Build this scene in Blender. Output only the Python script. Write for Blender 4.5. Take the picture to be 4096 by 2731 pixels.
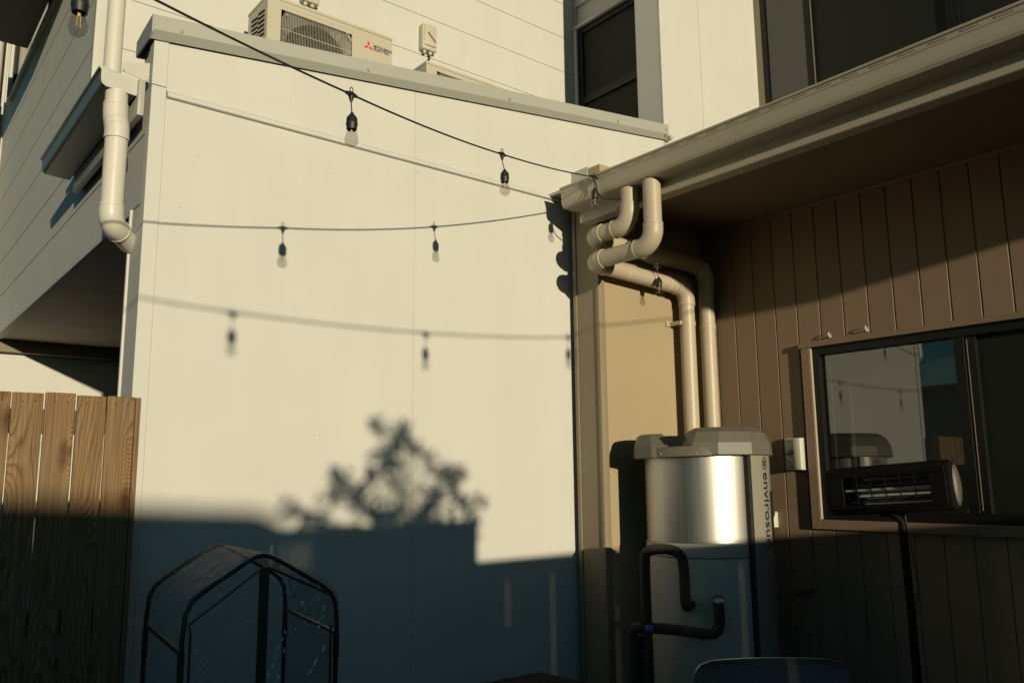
import bpy, bmesh, math, random
from mathutils import Vector, Matrix
random.seed(7)
for o in list(bpy.data.objects): bpy.data.objects.remove(o)
SC = bpy.context.scene
COL = SC.collection
R = math.radians

# ------------------------------------------------------------ camera
cam_d = bpy.data.cameras.new('camera'); cam = bpy.data.objects.new('camera', cam_d); COL.objects.link(cam)
cam_d.sensor_width = 36; cam_d.lens = 36 * 3315.4 / 4096
rt = Vector((.7784979, -.62756551, -.01012696)); up = Vector((-.09314418, -.13147185, .9869343)); fw = Vector((.62069734, .76738301, .16080463))
cam.matrix_world = Matrix(((rt.x, up.x, -fw.x, 0), (rt.y, up.y, -fw.y, 0), (rt.z, up.z, -fw.z, 1.45), (0, 0, 0, 1)))
cam_d.clip_start = .05; cam_d.clip_end = 2000
cam_d.dof.use_dof = True; cam_d.dof.focus_distance = 3.3; cam_d.dof.aperture_fstop = 5.6
SC.camera = cam
# ------------------------------------------------------------ sky, sun, exposure
SUN = Vector((.235, 1, -.107))                      # direction in which the light travels
el = math.atan2(.107, math.hypot(.235, 1)); az = math.atan2(-.235, -1)
W = bpy.data.worlds.new("World"); SC.world = W; W.use_nodes = True
nt = W.node_tree; bg = nt.nodes['Background']
sky = nt.nodes.new('ShaderNodeTexSky'); sky.sky_type = 'NISHITA'; sky.sun_disc = False
sky.sun_elevation = el; sky.sun_rotation = az % (2 * math.pi)
sky.air_density = 1.0; sky.dust_density = .2; sky.ozone_density = 2.0
tint = nt.nodes.new('ShaderNodeMix'); tint.data_type = 'RGBA'; tint.blend_type = 'MULTIPLY'; tint.inputs[0].default_value = 1; tint.inputs[7].default_value = (.60, .985, .98, 1)
nt.links.new(sky.outputs[0], tint.inputs[6]); nt.links.new(tint.outputs[2], bg.inputs[0]); bg.inputs[1].default_value = .068
sd = bpy.data.lights.new('sun', 'SUN'); sd.energy = 4.62; sd.angle = R(.53); sd.color = (1, .868, .585)
so = bpy.data.objects.new('sun', sd); COL.objects.link(so); so.rotation_euler = SUN.to_track_quat('-Z', 'Y').to_euler(); so.location = (-4, -16, 8)
VS = SC.view_settings; VS.view_transform = 'Standard'; VS.look = 'None'; VS.exposure = 0; VS.gamma = 1; VS.use_curve_mapping = False

# ------------------------------------------------------------ materials
def mat(name, col, rough=.5, metal=0, var=.04, bump=0, scale=6, spec=.5, dirt=0, dirtcol=(.12, .10, .08), stretch=(1, 1, 1)):
    m = bpy.data.materials.new(name); m.use_nodes = True; n = m.node_tree.nodes; l = m.node_tree.links
    b = n['Principled BSDF']; b.inputs['Roughness'].default_value = rough; b.inputs['Metallic'].default_value = metal
    b.inputs['Specular IOR Level'].default_value = spec
    tc = n.new('ShaderNodeTexCoord'); mp = n.new('ShaderNodeMapping'); l.new(tc.outputs['Object'], mp.inputs[0]); mp.inputs['Scale'].default_value = stretch
    no = n.new('ShaderNodeTexNoise'); no.inputs['Scale'].default_value = scale; no.inputs['Detail'].default_value = 6; l.new(mp.outputs[0], no.inputs[0])
    mr = n.new('ShaderNodeMapRange'); mr.inputs[1].default_value = .3; mr.inputs[2].default_value = .7; mr.inputs[3].default_value = 1 - var; mr.inputs[4].default_value = 1 + var
    l.new(no.outputs[0], mr.inputs[0])
    mx = n.new('ShaderNodeMix'); mx.data_type = 'RGBA'; mx.blend_type = 'MULTIPLY'; mx.inputs[0].default_value = 1; mx.inputs[6].default_value = (*col, 1)
    l.new(mr.outputs[0], mx.inputs[7]); out = mx.outputs[2]
    if dirt:
        n2 = n.new('ShaderNodeTexNoise'); n2.inputs['Scale'].default_value = scale * 9; n2.inputs['Detail'].default_value = 8; l.new(mp.outputs[0], n2.inputs[0])
        r2 = n.new('ShaderNodeMapRange'); r2.inputs[1].default_value = .62; r2.inputs[2].default_value = .78; r2.inputs[3].default_value = 0; r2.inputs[4].default_value = dirt
        l.new(n2.outputs[0], r2.inputs[0])
        m2 = n.new('ShaderNodeMix'); m2.data_type = 'RGBA'; l.new(r2.outputs[0], m2.inputs[0]); l.new(out, m2.inputs[6]); m2.inputs[7].default_value = (*dirtcol, 1); out = m2.outputs[2]
    l.new(out, b.inputs['Base Color'])
    if bump:
        nb = n.new('ShaderNodeTexNoise'); nb.inputs['Scale'].default_value = scale * 12; nb.inputs['Detail'].default_value = 5; l.new(mp.outputs[0], nb.inputs[0])
        bp = n.new('ShaderNodeBump'); bp.inputs['Strength'].default_value = bump; bp.inputs['Distance'].default_value = .004
        l.new(nb.outputs[0], bp.inputs['Height']); l.new(bp.outputs[0], b.inputs['Normal'])
    return m
WHITE = mat('white_wall_paint', (.50, .495, .48), .75, var=.025, bump=.10, scale=2.2, spec=.2, dirt=.10, dirtcol=(.36, .33, .27))
CAP = mat('pale_flashing', (.33, .33, .305), .45, var=.03, bump=.03, scale=3, spec=.4, dirt=.1)
n_ = WHITE.node_tree; b_ = n_.nodes['Principled BSDF']; src = b_.inputs['Base Color'].links[0].from_socket
tc_ = n_.nodes.new('ShaderNodeTexCoord'); mp_ = n_.nodes.new('ShaderNodeMapping'); mp_.inputs['Scale'].default_value = (5, 5, .6); n_.links.new(tc_.outputs['Object'], mp_.inputs[0])
no_ = n_.nodes.new('ShaderNodeTexNoise'); no_.inputs['Scale'].default_value = 1.3; no_.inputs['Detail'].default_value = 7; n_.links.new(mp_.outputs[0], no_.inputs[0])
mr_ = n_.nodes.new('ShaderNodeMapRange'); mr_.inputs[1].default_value = .35; mr_.inputs[2].default_value = .75; mr_.inputs[3].default_value = 1.0; mr_.inputs[4].default_value = .965; n_.links.new(no_.outputs[0], mr_.inputs[0])
mx_ = n_.nodes.new('ShaderNodeMix'); mx_.data_type = 'RGBA'; mx_.blend_type = 'MULTIPLY'; mx_.inputs[0].default_value = 1; n_.links.new(src, mx_.inputs[6]); n_.links.new(mr_.outputs[0], mx_.inputs[7]); n_.links.new(mx_.outputs[2], b_.inputs['Base Color'])
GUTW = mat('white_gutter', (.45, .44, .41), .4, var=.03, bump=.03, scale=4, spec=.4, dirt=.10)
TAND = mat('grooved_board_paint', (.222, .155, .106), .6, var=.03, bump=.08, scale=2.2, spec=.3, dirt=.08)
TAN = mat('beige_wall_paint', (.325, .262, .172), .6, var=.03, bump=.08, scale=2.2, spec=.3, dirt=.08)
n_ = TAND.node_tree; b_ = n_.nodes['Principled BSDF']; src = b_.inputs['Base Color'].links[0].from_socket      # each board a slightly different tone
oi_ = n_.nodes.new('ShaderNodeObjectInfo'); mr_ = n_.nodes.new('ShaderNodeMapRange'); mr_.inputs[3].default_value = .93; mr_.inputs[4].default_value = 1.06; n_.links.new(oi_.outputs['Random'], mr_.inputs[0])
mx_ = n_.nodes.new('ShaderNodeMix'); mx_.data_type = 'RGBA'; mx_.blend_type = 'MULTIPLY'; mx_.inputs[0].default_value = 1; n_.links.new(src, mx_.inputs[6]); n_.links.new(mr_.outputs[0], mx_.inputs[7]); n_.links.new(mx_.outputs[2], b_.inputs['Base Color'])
CREAM = mat('cream_gutter', (.37, .325, .255), .42, var=.03, bump=.03, scale=4, spec=.4, dirt=.08)
PVC = mat('white_pvc', (.52, .50, .455), .38, var=.02, bump=.02, scale=5, spec=.4, dirt=.08)
PVCT = mat('beige_pvc', (.40, .345, .262), .42, var=.03, bump=.02, scale=5, spec=.4, dirt=.06)
BROWN = mat('brown_trim', (.22, .18, .125), .6, var=.03, bump=.05, scale=4, spec=.3)
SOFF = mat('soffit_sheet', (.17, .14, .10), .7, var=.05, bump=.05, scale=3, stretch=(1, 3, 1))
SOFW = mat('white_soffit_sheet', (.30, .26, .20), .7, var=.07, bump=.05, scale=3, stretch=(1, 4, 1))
BLACKF = mat('black_frame', (.007, .0075, .0075), .45, var=.1, scale=6, spec=.25)
DARK = mat('dark_interior', (.03, .03, .032), .9)
BLK = mat('black_rubber', (.012, .012, .013), .5, var=.2, scale=30)
ACW = mat('aircon_casing', (.42, .39, .32), .45, var=.02, bump=.03, scale=3, spec=.4)
ACG = mat('aircon_grille', (.46, .43, .36), .4, scale=5)
ACD = mat('aircon_dark', (.008, .008, .008), .8, spec=.1)
RED = mat('red_print', (.62, .02, .03), .5, var=0)
INK = mat('black_print', (.02, .02, .025), .5, var=0)
SCREW = mat('screw_head', (.45, .43, .38), .35, metal=.6)
LID = mat('grey_lid_plastic', (.115, .105, .085), .5, var=.04, bump=.05, scale=6, spec=.5, dirt=.12)
PANELG = mat('grey_panel_plastic', (.24, .225, .19), .22, var=.03, bump=.02, scale=5)
TANKW = mat('cream_tank_paint', (.42, .41, .37), .35, var=.03, bump=.02, scale=4)
BAND = mat('tank_band', (.30, .29, .27), .5)
LAG = mat('pipe_lagging', (.025, .018, .012), .8, bump=.4, scale=14)
BRASS = mat('valve_metal', (.35, .3, .22), .3, metal=1)
ISO = mat('isolator_plastic', (.45, .42, .34), .4, var=.03, scale=6)
ISOW = mat('white_switch_plastic', (.56, .54, .48), .35, var=.02, scale=6)
CONC = mat('concrete_ground', (.07, .07, .07), .9, var=.15, bump=.5, scale=2)
CHAIRM = mat('grey_chair_plastic', (.085, .085, .082), .45, var=.04, bump=.03, scale=5)
TABLEM = mat('black_table', (.008, .008, .009), .9, spec=.05)
HEATM = mat('heater_black', (.0045, .004, .0035), .6, var=.1, spec=.12)
STEEL = mat('reflector_steel', (.34, .35, .36), .16, metal=1, var=.02)
ENDC = mat('heater_end_grey', (.06, .055, .048), .5)
GHF = mat('greenhouse_tube', (.012, .02, .016), .4)
GALV = mat('flashing_box', (.42, .41, .36), .4, var=.03, scale=5)
LEAF = mat('leaf_green', (.05, .09, .03), .5, var=.3, scale=9)
BARK = mat('bark', (.12, .08, .05), .9, bump=.8, scale=12)
NHW = mat('neighbour_render', (.40, .38, .34), .8, var=.06)
NHR = mat('neighbour_roof', (.12, .12, .13), .6)
NAIL = mat('rusty_nail', (.05, .035, .025), .7, metal=.3)

# upper part of the tank: brushed stainless sheet
m = bpy.data.materials.new('brushed_steel_sheet'); m.use_nodes = True; n = m.node_tree.nodes; l = m.node_tree.links; b = n['Principled BSDF']
b.inputs['Metallic'].default_value = 1; b.inputs['Base Color'].default_value = (.40, .385, .36, 1); b.inputs['Roughness'].default_value = .36
tc = n.new('ShaderNodeTexCoord'); mp = n.new('ShaderNodeMapping'); mp.inputs['Scale'].default_value = (90, 90, 1.2); l.new(tc.outputs['Object'], mp.inputs[0])
no = n.new('ShaderNodeTexNoise'); no.inputs['Scale'].default_value = 1; no.inputs['Detail'].default_value = 3; l.new(mp.outputs[0], no.inputs[0])
mr = n.new('ShaderNodeMapRange'); mr.inputs[3].default_value = .34; mr.inputs[4].default_value = .52; l.new(no.outputs[0], mr.inputs[0]); l.new(mr.outputs[0], b.inputs['Roughness'])
INOX = m

def glass(name, tint=(.9, .95, .93), ior=1.5, rough=0.0, base=0.0, bump=0, bscale=10, top=.85):
    m = bpy.data.materials.new(name); m.use_nodes = True; n = m.node_tree.nodes; l = m.node_tree.links
    n.remove(n['Principled BSDF']); out = n['Material Output']
    t = n.new('ShaderNodeBsdfTransparent'); t.inputs[0].default_value = (*tint, 1)
    g = n.new('ShaderNodeBsdfGlossy'); g.inputs['Roughness'].default_value = rough
    fr = n.new('ShaderNodeLayerWeight'); fr.inputs[0].default_value = .5      # facing: 1 - |N.I|, same on both sides
    pw = n.new('ShaderNodeMath'); pw.operation = 'POWER'; pw.inputs[1].default_value = 4.5; l.new(fr.outputs['Facing'], pw.inputs[0])
    f0 = ((ior - 1) / (ior + 1)) ** 2 + base
    ad = n.new('ShaderNodeMath'); ad.operation = 'MULTIPLY_ADD'; ad.use_clamp = True; ad.inputs[1].default_value = top - f0; ad.inputs[2].default_value = f0; l.new(pw.outputs[0], ad.inputs[0])
    mx = n.new('ShaderNodeMixShader'); l.new(ad.outputs[0], mx.inputs[0]); l.new(t.outputs[0], mx.inputs[1]); l.new(g.outputs[0], mx.inputs[2]); l.new(mx.outputs[0], out.inputs[0])
    if bump:
        tc = n.new('ShaderNodeTexCoord'); nb = n.new('ShaderNodeTexNoise'); nb.inputs['Scale'].default_value = bscale; nb.inputs['Detail'].default_value = 7; nb.inputs['Distortion'].default_value = 1.5
        mp = n.new('ShaderNodeMapping'); mp.inputs['Scale'].default_value = (1, 1, .45); mp.inputs['Rotation'].default_value = (0, .5, 0)
        l.new(tc.outputs['Object'], mp.inputs[0]); l.new(mp.outputs[0], nb.inputs[0])
        bp = n.new('ShaderNodeBump'); bp.inputs['Strength'].default_value = bump; bp.inputs['Distance'].default_value = .02
        l.new(nb.outputs[0], bp.inputs['Height']); l.new(bp.outputs[0], g.inputs['Normal'])
    return m
PANE = glass('window_glass', (.5, .55, .55), ior=1.5, base=.085, rough=.012)
PANEW = glass('upper_window_glass', (.35, .38, .38), ior=1.5, base=.06)
DKPANE = mat('dark_pane', (.012, .014, .012), .6, spec=.2)  # opaque sheet in place of glass, its dim reflection put into the colour
BULB = glass('bulb_glass', (.83, .83, .81), ior=1.5, base=.03)
FILM = glass('greenhouse_film', (.74, .77, .79), ior=1.35, rough=.12, base=.0, bump=1.0, bscale=20, top=.16)
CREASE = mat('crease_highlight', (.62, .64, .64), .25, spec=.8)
m = bpy.data.materials.new('filament'); m.use_nodes = True; b = m.node_tree.nodes['Principled BSDF']; b.inputs['Base Color'].default_value = (.85, .55, .12, 1); FIL = m

# weathered pine paling: growth rings cut along the board, knots, grey-brown surface
def wood():
    m = bpy.data.materials.new('weathered_pine'); m.use_nodes = True; n = m.node_tree.nodes; l = m.node_tree.links; b = n['Principled BSDF']
    tc = n.new('ShaderNodeTexCoord'); oi = n.new('ShaderNodeObjectInfo')
    rs = n.new('ShaderNodeVectorMath'); rs.operation = 'SCALE'; rs.inputs[0].default_value = (3.1, 5.7, 9.3); l.new(oi.outputs['Random'], rs.inputs['Scale'])
    ad = n.new('ShaderNodeVectorMath'); ad.operation = 'ADD'; l.new(tc.outputs['Object'], ad.inputs[0]); l.new(rs.outputs[0], ad.inputs[1])
    mp = n.new('ShaderNodeMapping'); mp.inputs['Scale'].default_value = (1, 1, .16); l.new(ad.outputs[0], mp.inputs[0])
    big = n.new('ShaderNodeTexNoise'); big.inputs['Scale'].default_value = 7; big.inputs['Detail'].default_value = 1.5; l.new(mp.outputs[0], big.inputs[0])
    # knots
    vm = n.new('ShaderNodeMapping'); vm.inputs['Scale'].default_value = (5.5, 1, 2.1); l.new(ad.outputs[0], vm.inputs[0])
    vo = n.new('ShaderNodeTexVoronoi'); vo.inputs['Scale'].default_value = 1.0; l.new(vm.outputs[0], vo.inputs[0])
    kd = n.new('ShaderNodeMapRange'); kd.inputs[1].default_value = 0; kd.inputs[2].default_value = .55; kd.inputs[3].default_value = 1; kd.inputs[4].default_value = 0; kd.interpolation_type = 'SMOOTHSTEP'; l.new(vo.outputs['Distance'], kd.inputs[0])
    sx = n.new('ShaderNodeSeparateXYZ'); l.new(ad.outputs[0], sx.inputs[0])
    # ring phase = x*freq + noise*amp + knot*amp
    a1 = n.new('ShaderNodeMath'); a1.operation = 'MULTIPLY'; a1.inputs[1].default_value = 95; l.new(sx.outputs[0], a1.inputs[0])
    a2 = n.new('ShaderNodeMath'); a2.operation = 'MULTIPLY_ADD'; a2.inputs[1].default_value = 22; l.new(big.outputs[0], a2.inputs[0]); l.new(a1.outputs[0], a2.inputs[2])
    a3 = n.new('ShaderNodeMath'); a3.operation = 'MULTIPLY_ADD'; a3.inputs[1].default_value = 11; l.new(kd.outputs[0], a3.inputs[0]); l.new(a2.outputs[0], a3.inputs[2])
    fq = n.new('ShaderNodeMath'); fq.operation = 'FRACT'; l.new(a3.outputs[0], fq.inputs[0])
    cr = n.new('ShaderNodeValToRGB'); e = cr.color_ramp.elements
    e[0].position = 0; e[0].color = (.20, .12, .06, 1); e[1].position = 1; e[1].color = (.19, .112, .056, 1)
    k = e.new(.55); k.color = (.235, .15, .082, 1); k = e.new(.82); k.color = (.12, .066, .03, 1)
    l.new(fq.outputs[0], cr.inputs[0])
    # fine vertical fibre
    fm = n.new('ShaderNodeMapping'); fm.inputs['Scale'].default_value = (160, 160, 3); l.new(ad.outputs[0], fm.inputs[0])
    fi = n.new('ShaderNodeTexNoise'); fi.inputs['Scale'].default_value = 1; fi.inputs['Detail'].default_value = 4; l.new(fm.outputs[0], fi.inputs[0])
    fr = n.new('ShaderNodeMapRange'); fr.inputs[1].default_value = .3; fr.inputs[2].default_value = .7; fr.inputs[3].default_value = .6; fr.inputs[4].default_value = 1.25; l.new(fi.outputs[0], fr.inputs[0])
    m1 = n.new('ShaderNodeMix'); m1.data_type = 'RGBA'; m1.blend_type = 'MULTIPLY'; m1.inputs[0].default_value = 1; l.new(cr.outputs[0], m1.inputs[6]); l.new(fr.outputs[0], m1.inputs[7])
    # dark knot heart
    kh = n.new('ShaderNodeMapRange'); kh.inputs[1].default_value = .06; kh.inputs[2].default_value = .16; kh.inputs[3].default_value = .85; kh.inputs[4].default_value = 0; l.new(vo.outputs['Distance'], kh.inputs[0])
    m2 = n.new('ShaderNodeMix'); m2.data_type = 'RGBA'; l.new(kh.outputs[0], m2.inputs[0]); l.new(m1.outputs[2], m2.inputs[6]); m2.inputs[7].default_value = (.06, .025, .01, 1)
    # grey weathering
    we = n.new('ShaderNodeTexNoise'); we.inputs['Scale'].default_value = 9; we.inputs['Detail'].default_value = 5; l.new(ad.outputs[0], we.inputs[0])
    wr = n.new('ShaderNodeMapRange'); wr.inputs[1].default_value = .4; wr.inputs[2].default_value = .75; wr.inputs[3].default_value = 0; wr.inputs[4].default_value = .5; l.new(we.outputs[0], wr.inputs[0])
    m3 = n.new('ShaderNodeMix'); m3.data_type = 'RGBA'; l.new(wr.outputs[0], m3.inputs[0]); l.new(m2.outputs[2], m3.inputs[6]); m3.inputs[7].default_value = (.155, .12, .085, 1)
    l.new(m3.outputs[2], b.inputs['Base Color']); b.inputs['Roughness'].default_value = .85; b.inputs['Specular IOR Level'].default_value = .15
    bp = n.new('ShaderNodeBump'); bp.inputs['Strength'].default_value = .5; bp.inputs['Distance'].default_value = .003; l.new(fi.outputs[0], bp.inputs['Height']); l.new(bp.outputs[0], b.inputs['Normal'])
    return m
WOOD = wood()

# ------------------------------------------------------------ mesh helpers
def wloc(o):
    v = Vector((0, 0, 0))
    while o: v += o.location; o = o.parent
    return v
class MB:
    def __init__(s): s.bm = bmesh.new()
    def poly(s, pts): s.bm.faces.new([s.bm.verts.new(p) for p in pts])
    def hexa(s, c):                                # 8 corners: bottom ring 0-3, top ring 4-7
        v = [s.bm.verts.new(p) for p in c]
        for f in ((3, 2, 1, 0), (4, 5, 6, 7), (0, 1, 5, 4), (1, 2, 6, 5), (2, 3, 7, 6), (3, 0, 4, 7)): s.bm.faces.new([v[i] for i in f])
        return s
    def box(s, x0, x1, y0, y1, z0, z1):
        return s.hexa([(x0, y0, z0), (x1, y0, z0), (x1, y1, z0), (x0, y1, z0), (x0, y0, z1), (x1, y0, z1), (x1, y1, z1), (x0, y1, z1)])
    def prism(s, pts, f0, f1):                     # pts 2-D polygon, f0/f1 map (a,b) -> 3-D for the two ends
        a = [s.bm.verts.new(f0(*p)) for p in pts]; b = [s.bm.verts.new(f1(*p)) for p in pts]; n = len(pts)
        s.bm.faces.new(a[::-1]); s.bm.faces.new(b)
        for i in range(n): s.bm.faces.new((a[i], a[(i + 1) % n], b[(i + 1) % n], b[i]))
        return s
    def tube(s, path, r, seg=12, cap=True):
        path = [Vector(p) for p in path]; rings = []; N = len(path)
        rr = r if hasattr(r, '__len__') else [r] * N
        t0 = (path[1] - path[0]).normalized(); a = t0.orthogonal().normalized(); prev = t0
        for i, p in enumerate(path):
            t = (path[min(i + 1, N - 1)] - path[max(i - 1, 0)])
            t = t.normalized() if t.length > 1e-9 else prev
            a = (prev.rotation_difference(t) @ a); a = (a - a.dot(t) * t).normalized(); b = t.cross(a); prev = t
            rings.append([s.bm.verts.new(p + rr[i] * (math.cos(k * 2 * math.pi / seg) * a + math.sin(k * 2 * math.pi / seg) * b)) for k in range(seg)])
        for i in range(N - 1):
            for k in range(seg): s.bm.faces.new((rings[i][k], rings[i][(k + 1) % seg], rings[i + 1][(k + 1) % seg], rings[i + 1][k]))
        if cap: s.bm.faces.new(rings[0][::-1]); s.bm.faces.new(rings[-1])
        return s
    def lathe(s, prof, org=(0, 0, 0), seg=24, a0=0, a1=2 * math.pi):
        full = abs(a1 - a0 - 2 * math.pi) < 1e-6; n = seg if full else seg + 1; org = Vector(org); rings = []
        for r, z in prof:
            if r < 1e-6: v = s.bm.verts.new(org + Vector((0, 0, z))); rings.append([v] * n)
            else: rings.append([s.bm.verts.new(org + Vector((r * math.cos(a0 + (a1 - a0) * k / seg), r * math.sin(a0 + (a1 - a0) * k / seg), z))) for k in range(n)])
        for i in range(len(prof) - 1):
            for k in range(seg):
                q = [rings[i][k], rings[i][(k + 1) % n], rings[i + 1][(k + 1) % n], rings[i + 1][k]]
                u = [];
                for v in q:
                    if v not in u: u.append(v)
                if len(u) > 2: s.bm.faces.new(u)
        return s
    def build(s, name, m, parent=None, smooth=False, bevel=0, seg=2, origin=None):
        bm = s.bm; bmesh.ops.recalc_face_normals(bm, faces=bm.faces)
        if bevel:
            ed = [e for e in bm.edges if len(e.link_faces) == 2 and e.calc_face_angle(0) > .6]
            bmesh.ops.bevel(bm, geom=ed, offset=bevel, segments=seg, affect='EDGES', profile=.5, clamp_overlap=True)
        if parent is not None: off = wloc(parent)
        elif origin is not None: off = Vector(origin)
        else:
            c = [v.co for v in bm.verts]; off = Vector(((min(v.x for v in c) + max(v.x for v in c)) / 2, (min(v.y for v in c) + max(v.y for v in c)) / 2, min(v.z for v in c)))
        for v in bm.verts: v.co -= off
        me = bpy.data.meshes.new(name); bm.to_mesh(me); bm.free(); me.materials.append(m)
        if smooth:
            me.polygons.foreach_set('use_smooth', [True] * len(me.polygons))
            me.set_sharp_from_angle(angle=R(40))
        o = bpy.data.objects.new(name, me); COL.objects.link(o)
        if parent is not None: o.parent = parent
        else: o.location = off
        return o
def tag(o, label=None, cat=None, group=None, kind=None):
    if label: o['label'] = label
    if cat: o['category'] = cat
    if group: o['group'] = group
    if kind: o['kind'] = kind
    return o
def thing(name, label, cat, loc, group=None):
    o = bpy.data.objects.new(name, None); COL.objects.link(o); o.location = loc; o.empty_display_size = .1
    return tag(o, label, cat, group)
def B(name, m, parent, *b, bevel=0, **k):
    o = MB().box(*b).build(name, m, parent, bevel=bevel, smooth=bevel > 0)
    return o
def dup(o, dloc, parent=None):
    c = o.copy(); COL.objects.link(c); c.location = o.location + Vector(dloc)
    if parent is not None: c.parent = parent
    for ch in list(o.children):
        d = ch.copy(); COL.objects.link(d); d.parent = c
        for g in ch.children:
            e = g.copy(); COL.objects.link(e); e.parent = d
    return c
def text(name, body, m, parent, pos, xdir, ydir, size, sx=1, bold=0, spacing=1):
    cu = bpy.data.curves.new(name, 'FONT'); cu.body = body; cu.size = size; cu.extrude = .0004; cu.offset = bold; cu.space_character = spacing
    cu.space_line = .82
    o = bpy.data.objects.new(name, cu); COL.objects.link(o); bpy.context.view_layer.update()
    me = bpy.data.meshes.new_from_object(o.evaluated_get(bpy.context.evaluated_depsgraph_get())); bpy.data.objects.remove(o)
    X = Vector(xdir).normalized() * sx; Y = Vector(ydir).normalized(); Z = Vector(xdir).normalized().cross(Y)
    for v in me.vertices: v.co = Vector(pos) - wloc(parent) + v.co.x * X + v.co.y * Y + v.co.z * Z
    me.materials.clear(); me.materials.append(m); me.name = name
    o = bpy.data.objects.new(name, me); COL.objects.link(o); o.parent = parent
    return o
def arc_pts(p0, c, p1, r, n=9):
    p0, c, p1 = map(Vector, (p0, c, p1)); a = (p0 - c).normalized(); b = (p1 - c).normalized()
    s0 = c + a * r; s1 = c + b * r; ang = a.angle(b); out = []
    tl = r; R_ = tl * math.tan(ang / 2); cen = c + (a + b).normalized() * math.hypot(R_, tl)
    v0 = s0 - cen; v1 = s1 - cen; th = v0.angle(v1)
    for i in range(n + 1):
        t = i / n; out.append(cen + (math.sin((1 - t) * th) * v0 + math.sin(t * th) * v1) / math.sin(th))
    return s0, s1, out
def downpipe(label, pts, r, m, base, bend=.075, group=None, collar=.028):
    t = thing('downpipe', label, 'downpipe', base, group)
    pts = [Vector(p) for p in pts]; start = pts[0]
    for i in range(1, len(pts)):
        if i < len(pts) - 1:
            ang = (pts[i - 1] - pts[i]).angle(pts[i + 1] - pts[i]); be = bend * math.tan((math.pi - ang) / 2) if ang > .1 else bend
            be = max(be, .02)
            s0, s1, arc = arc_pts(pts[i - 1], pts[i], pts[i + 1], be)
            MB().tube([start, s0], r, 28).build('pipe', m, t, smooth=True)
            d0 = (pts[i - 1] - pts[i]).normalized(); d1 = (pts[i + 1] - pts[i]).normalized()
            rc = r * 1.095; path = [s0 + d0 * collar] + arc + [s1 + d1 * collar]
            rad = [rc * 1.03] + [rc] * len(arc) + [rc * 1.03]
            path.insert(1, s0 + d0 * collar * .75); rad.insert(1, rc * 1.03); path.insert(2, s0 + d0 * collar * .72); rad.insert(2, rc)
            path.insert(-1, s1 + d1 * collar * .72); rad.insert(-1, rc); path.insert(-1, s1 + d1 * collar * .75); rad.insert(-1, rc * 1.03)
            MB().tube(path, rad, 28).build('elbow', m, t, smooth=True)
            start = s1
        else: MB().tube([start, pts[i]], r, 28).build('pipe', m, t, smooth=True)
    return t

# ------------------------------------------------------------ ground
tag(MB().box(-60, 60, -60, 60, -.3, 0).build('ground', CONC), kind='structure')

# ------------------------------------------------------------ white party wall
zb = lambda x: 3.352 + (x - .92) * .1203           # underside of the sloping cap
bw = thing('party_wall', 'tall white sheeted party wall with a sloping metal cap, behind the string lights', 'wall', (2.6, 3.7, 0))
MB().hexa([(.925, 3.611, 0), (4.30, 3.611, 0), (4.30, 3.79, 0), (.925, 3.79, 0), (.925, 3.611, zb(.925) + .03), (4.30, 3.611, zb(4.3) + .03), (4.30, 3.79, zb(4.3) + .03), (.925, 3.79, zb(.925) + .03)]).build('wall_core', WHITE, bw)
def wpanel(x0, x1, z0, z1, name='panel', y0=3.6, y1=3.6108):
    f = lambda x: zb(x) + .01 if z1 is None else z1
    return MB().hexa([(x0, y0, z0), (x1, y0, z0), (x1, y1, z0), (x0, y1, z0), (x0, y0, f(x0)), (x1, y0, f(x1)), (x1, y1, f(x1)), (x0, y1, f(x0))]).build(name, WHITE, bw, bevel=.0012, seg=1)
wpanel(.912, .9735, 0, 3.146, 'corner_trim', 3.594, 3.66); wpanel(.912, .9735, 3.149, None, 'corner_trim', 3.594, 3.655)
for x0, x1 in ((.9755, 2.2578), (2.2585, 3.566)):
    wpanel(x0, x1, 0, 3.104); wpanel(x0, x1, 3.1345, None)
wpanel(3.5667, 4.297, 3.11, None); wpanel(3.5672, 4.297, 0, 3.104)
for a, b_ in ((.977, 2.2575), (2.2585, 3.567)):
    prof = [(3.612, 3.102), (3.586, 3.102), (3.581, 3.106), (3.5795, 3.114), (3.584, 3.123), (3.594, 3.1325), (3.612, 3.1325)]
    MB().prism(prof, lambda y, z: (a, y, z), lambda y, z: (b_, y, z)).build('joint_bead', WHITE, bw, smooth=True)
for k in range(16):
    x = random.uniform(1.05, 3.2); z = random.choice((random.uniform(1.4, 3.05), random.uniform(3.15, 3.35))); p = Vector((x, 3.5998, z)); MB().tube([p, p - Vector((0, .0008, 0))], random.uniform(.0022, .004), 8).build('nail_head', CAP, bw)
# return face of the wall end
B('end_board', WHITE, bw, .9155, .9245, 3.662, 3.79, 0, 2.622)
B('end_board', WHITE, bw, .918, .9245, 3.658, 3.70, 3.146, 3.37)
B('end_trim', WHITE, bw, .906, .930, 3.792, 3.812, 0, 2.63, bevel=.003)
cap_p = [(3.555, .100), (3.5555, .032), (3.585, .0), (3.588, .004), (3.566, .030), (3.566, .088), (3.80, .060), (3.80, .0), (3.806, .0), (3.806, .072), (3.70, .086)]
cp = MB().prism(cap_p, lambda y, z: (.895, y, zb(.895) + z), lambda y, z: (4.30, y, zb(4.30) + z)).build('cap_flashing', CAP, bw)
MB().prism([(3.5545, .1005), (3.5545, .02), (3.585, 0), (3.80, 0), (3.80, .073), (3.70, .087)], lambda y, z: (.888, y, zb(.895) + z), lambda y, z: (.8948, y, zb(.895) + z)).build('cap_end', CAP, bw, bevel=.001)
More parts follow.
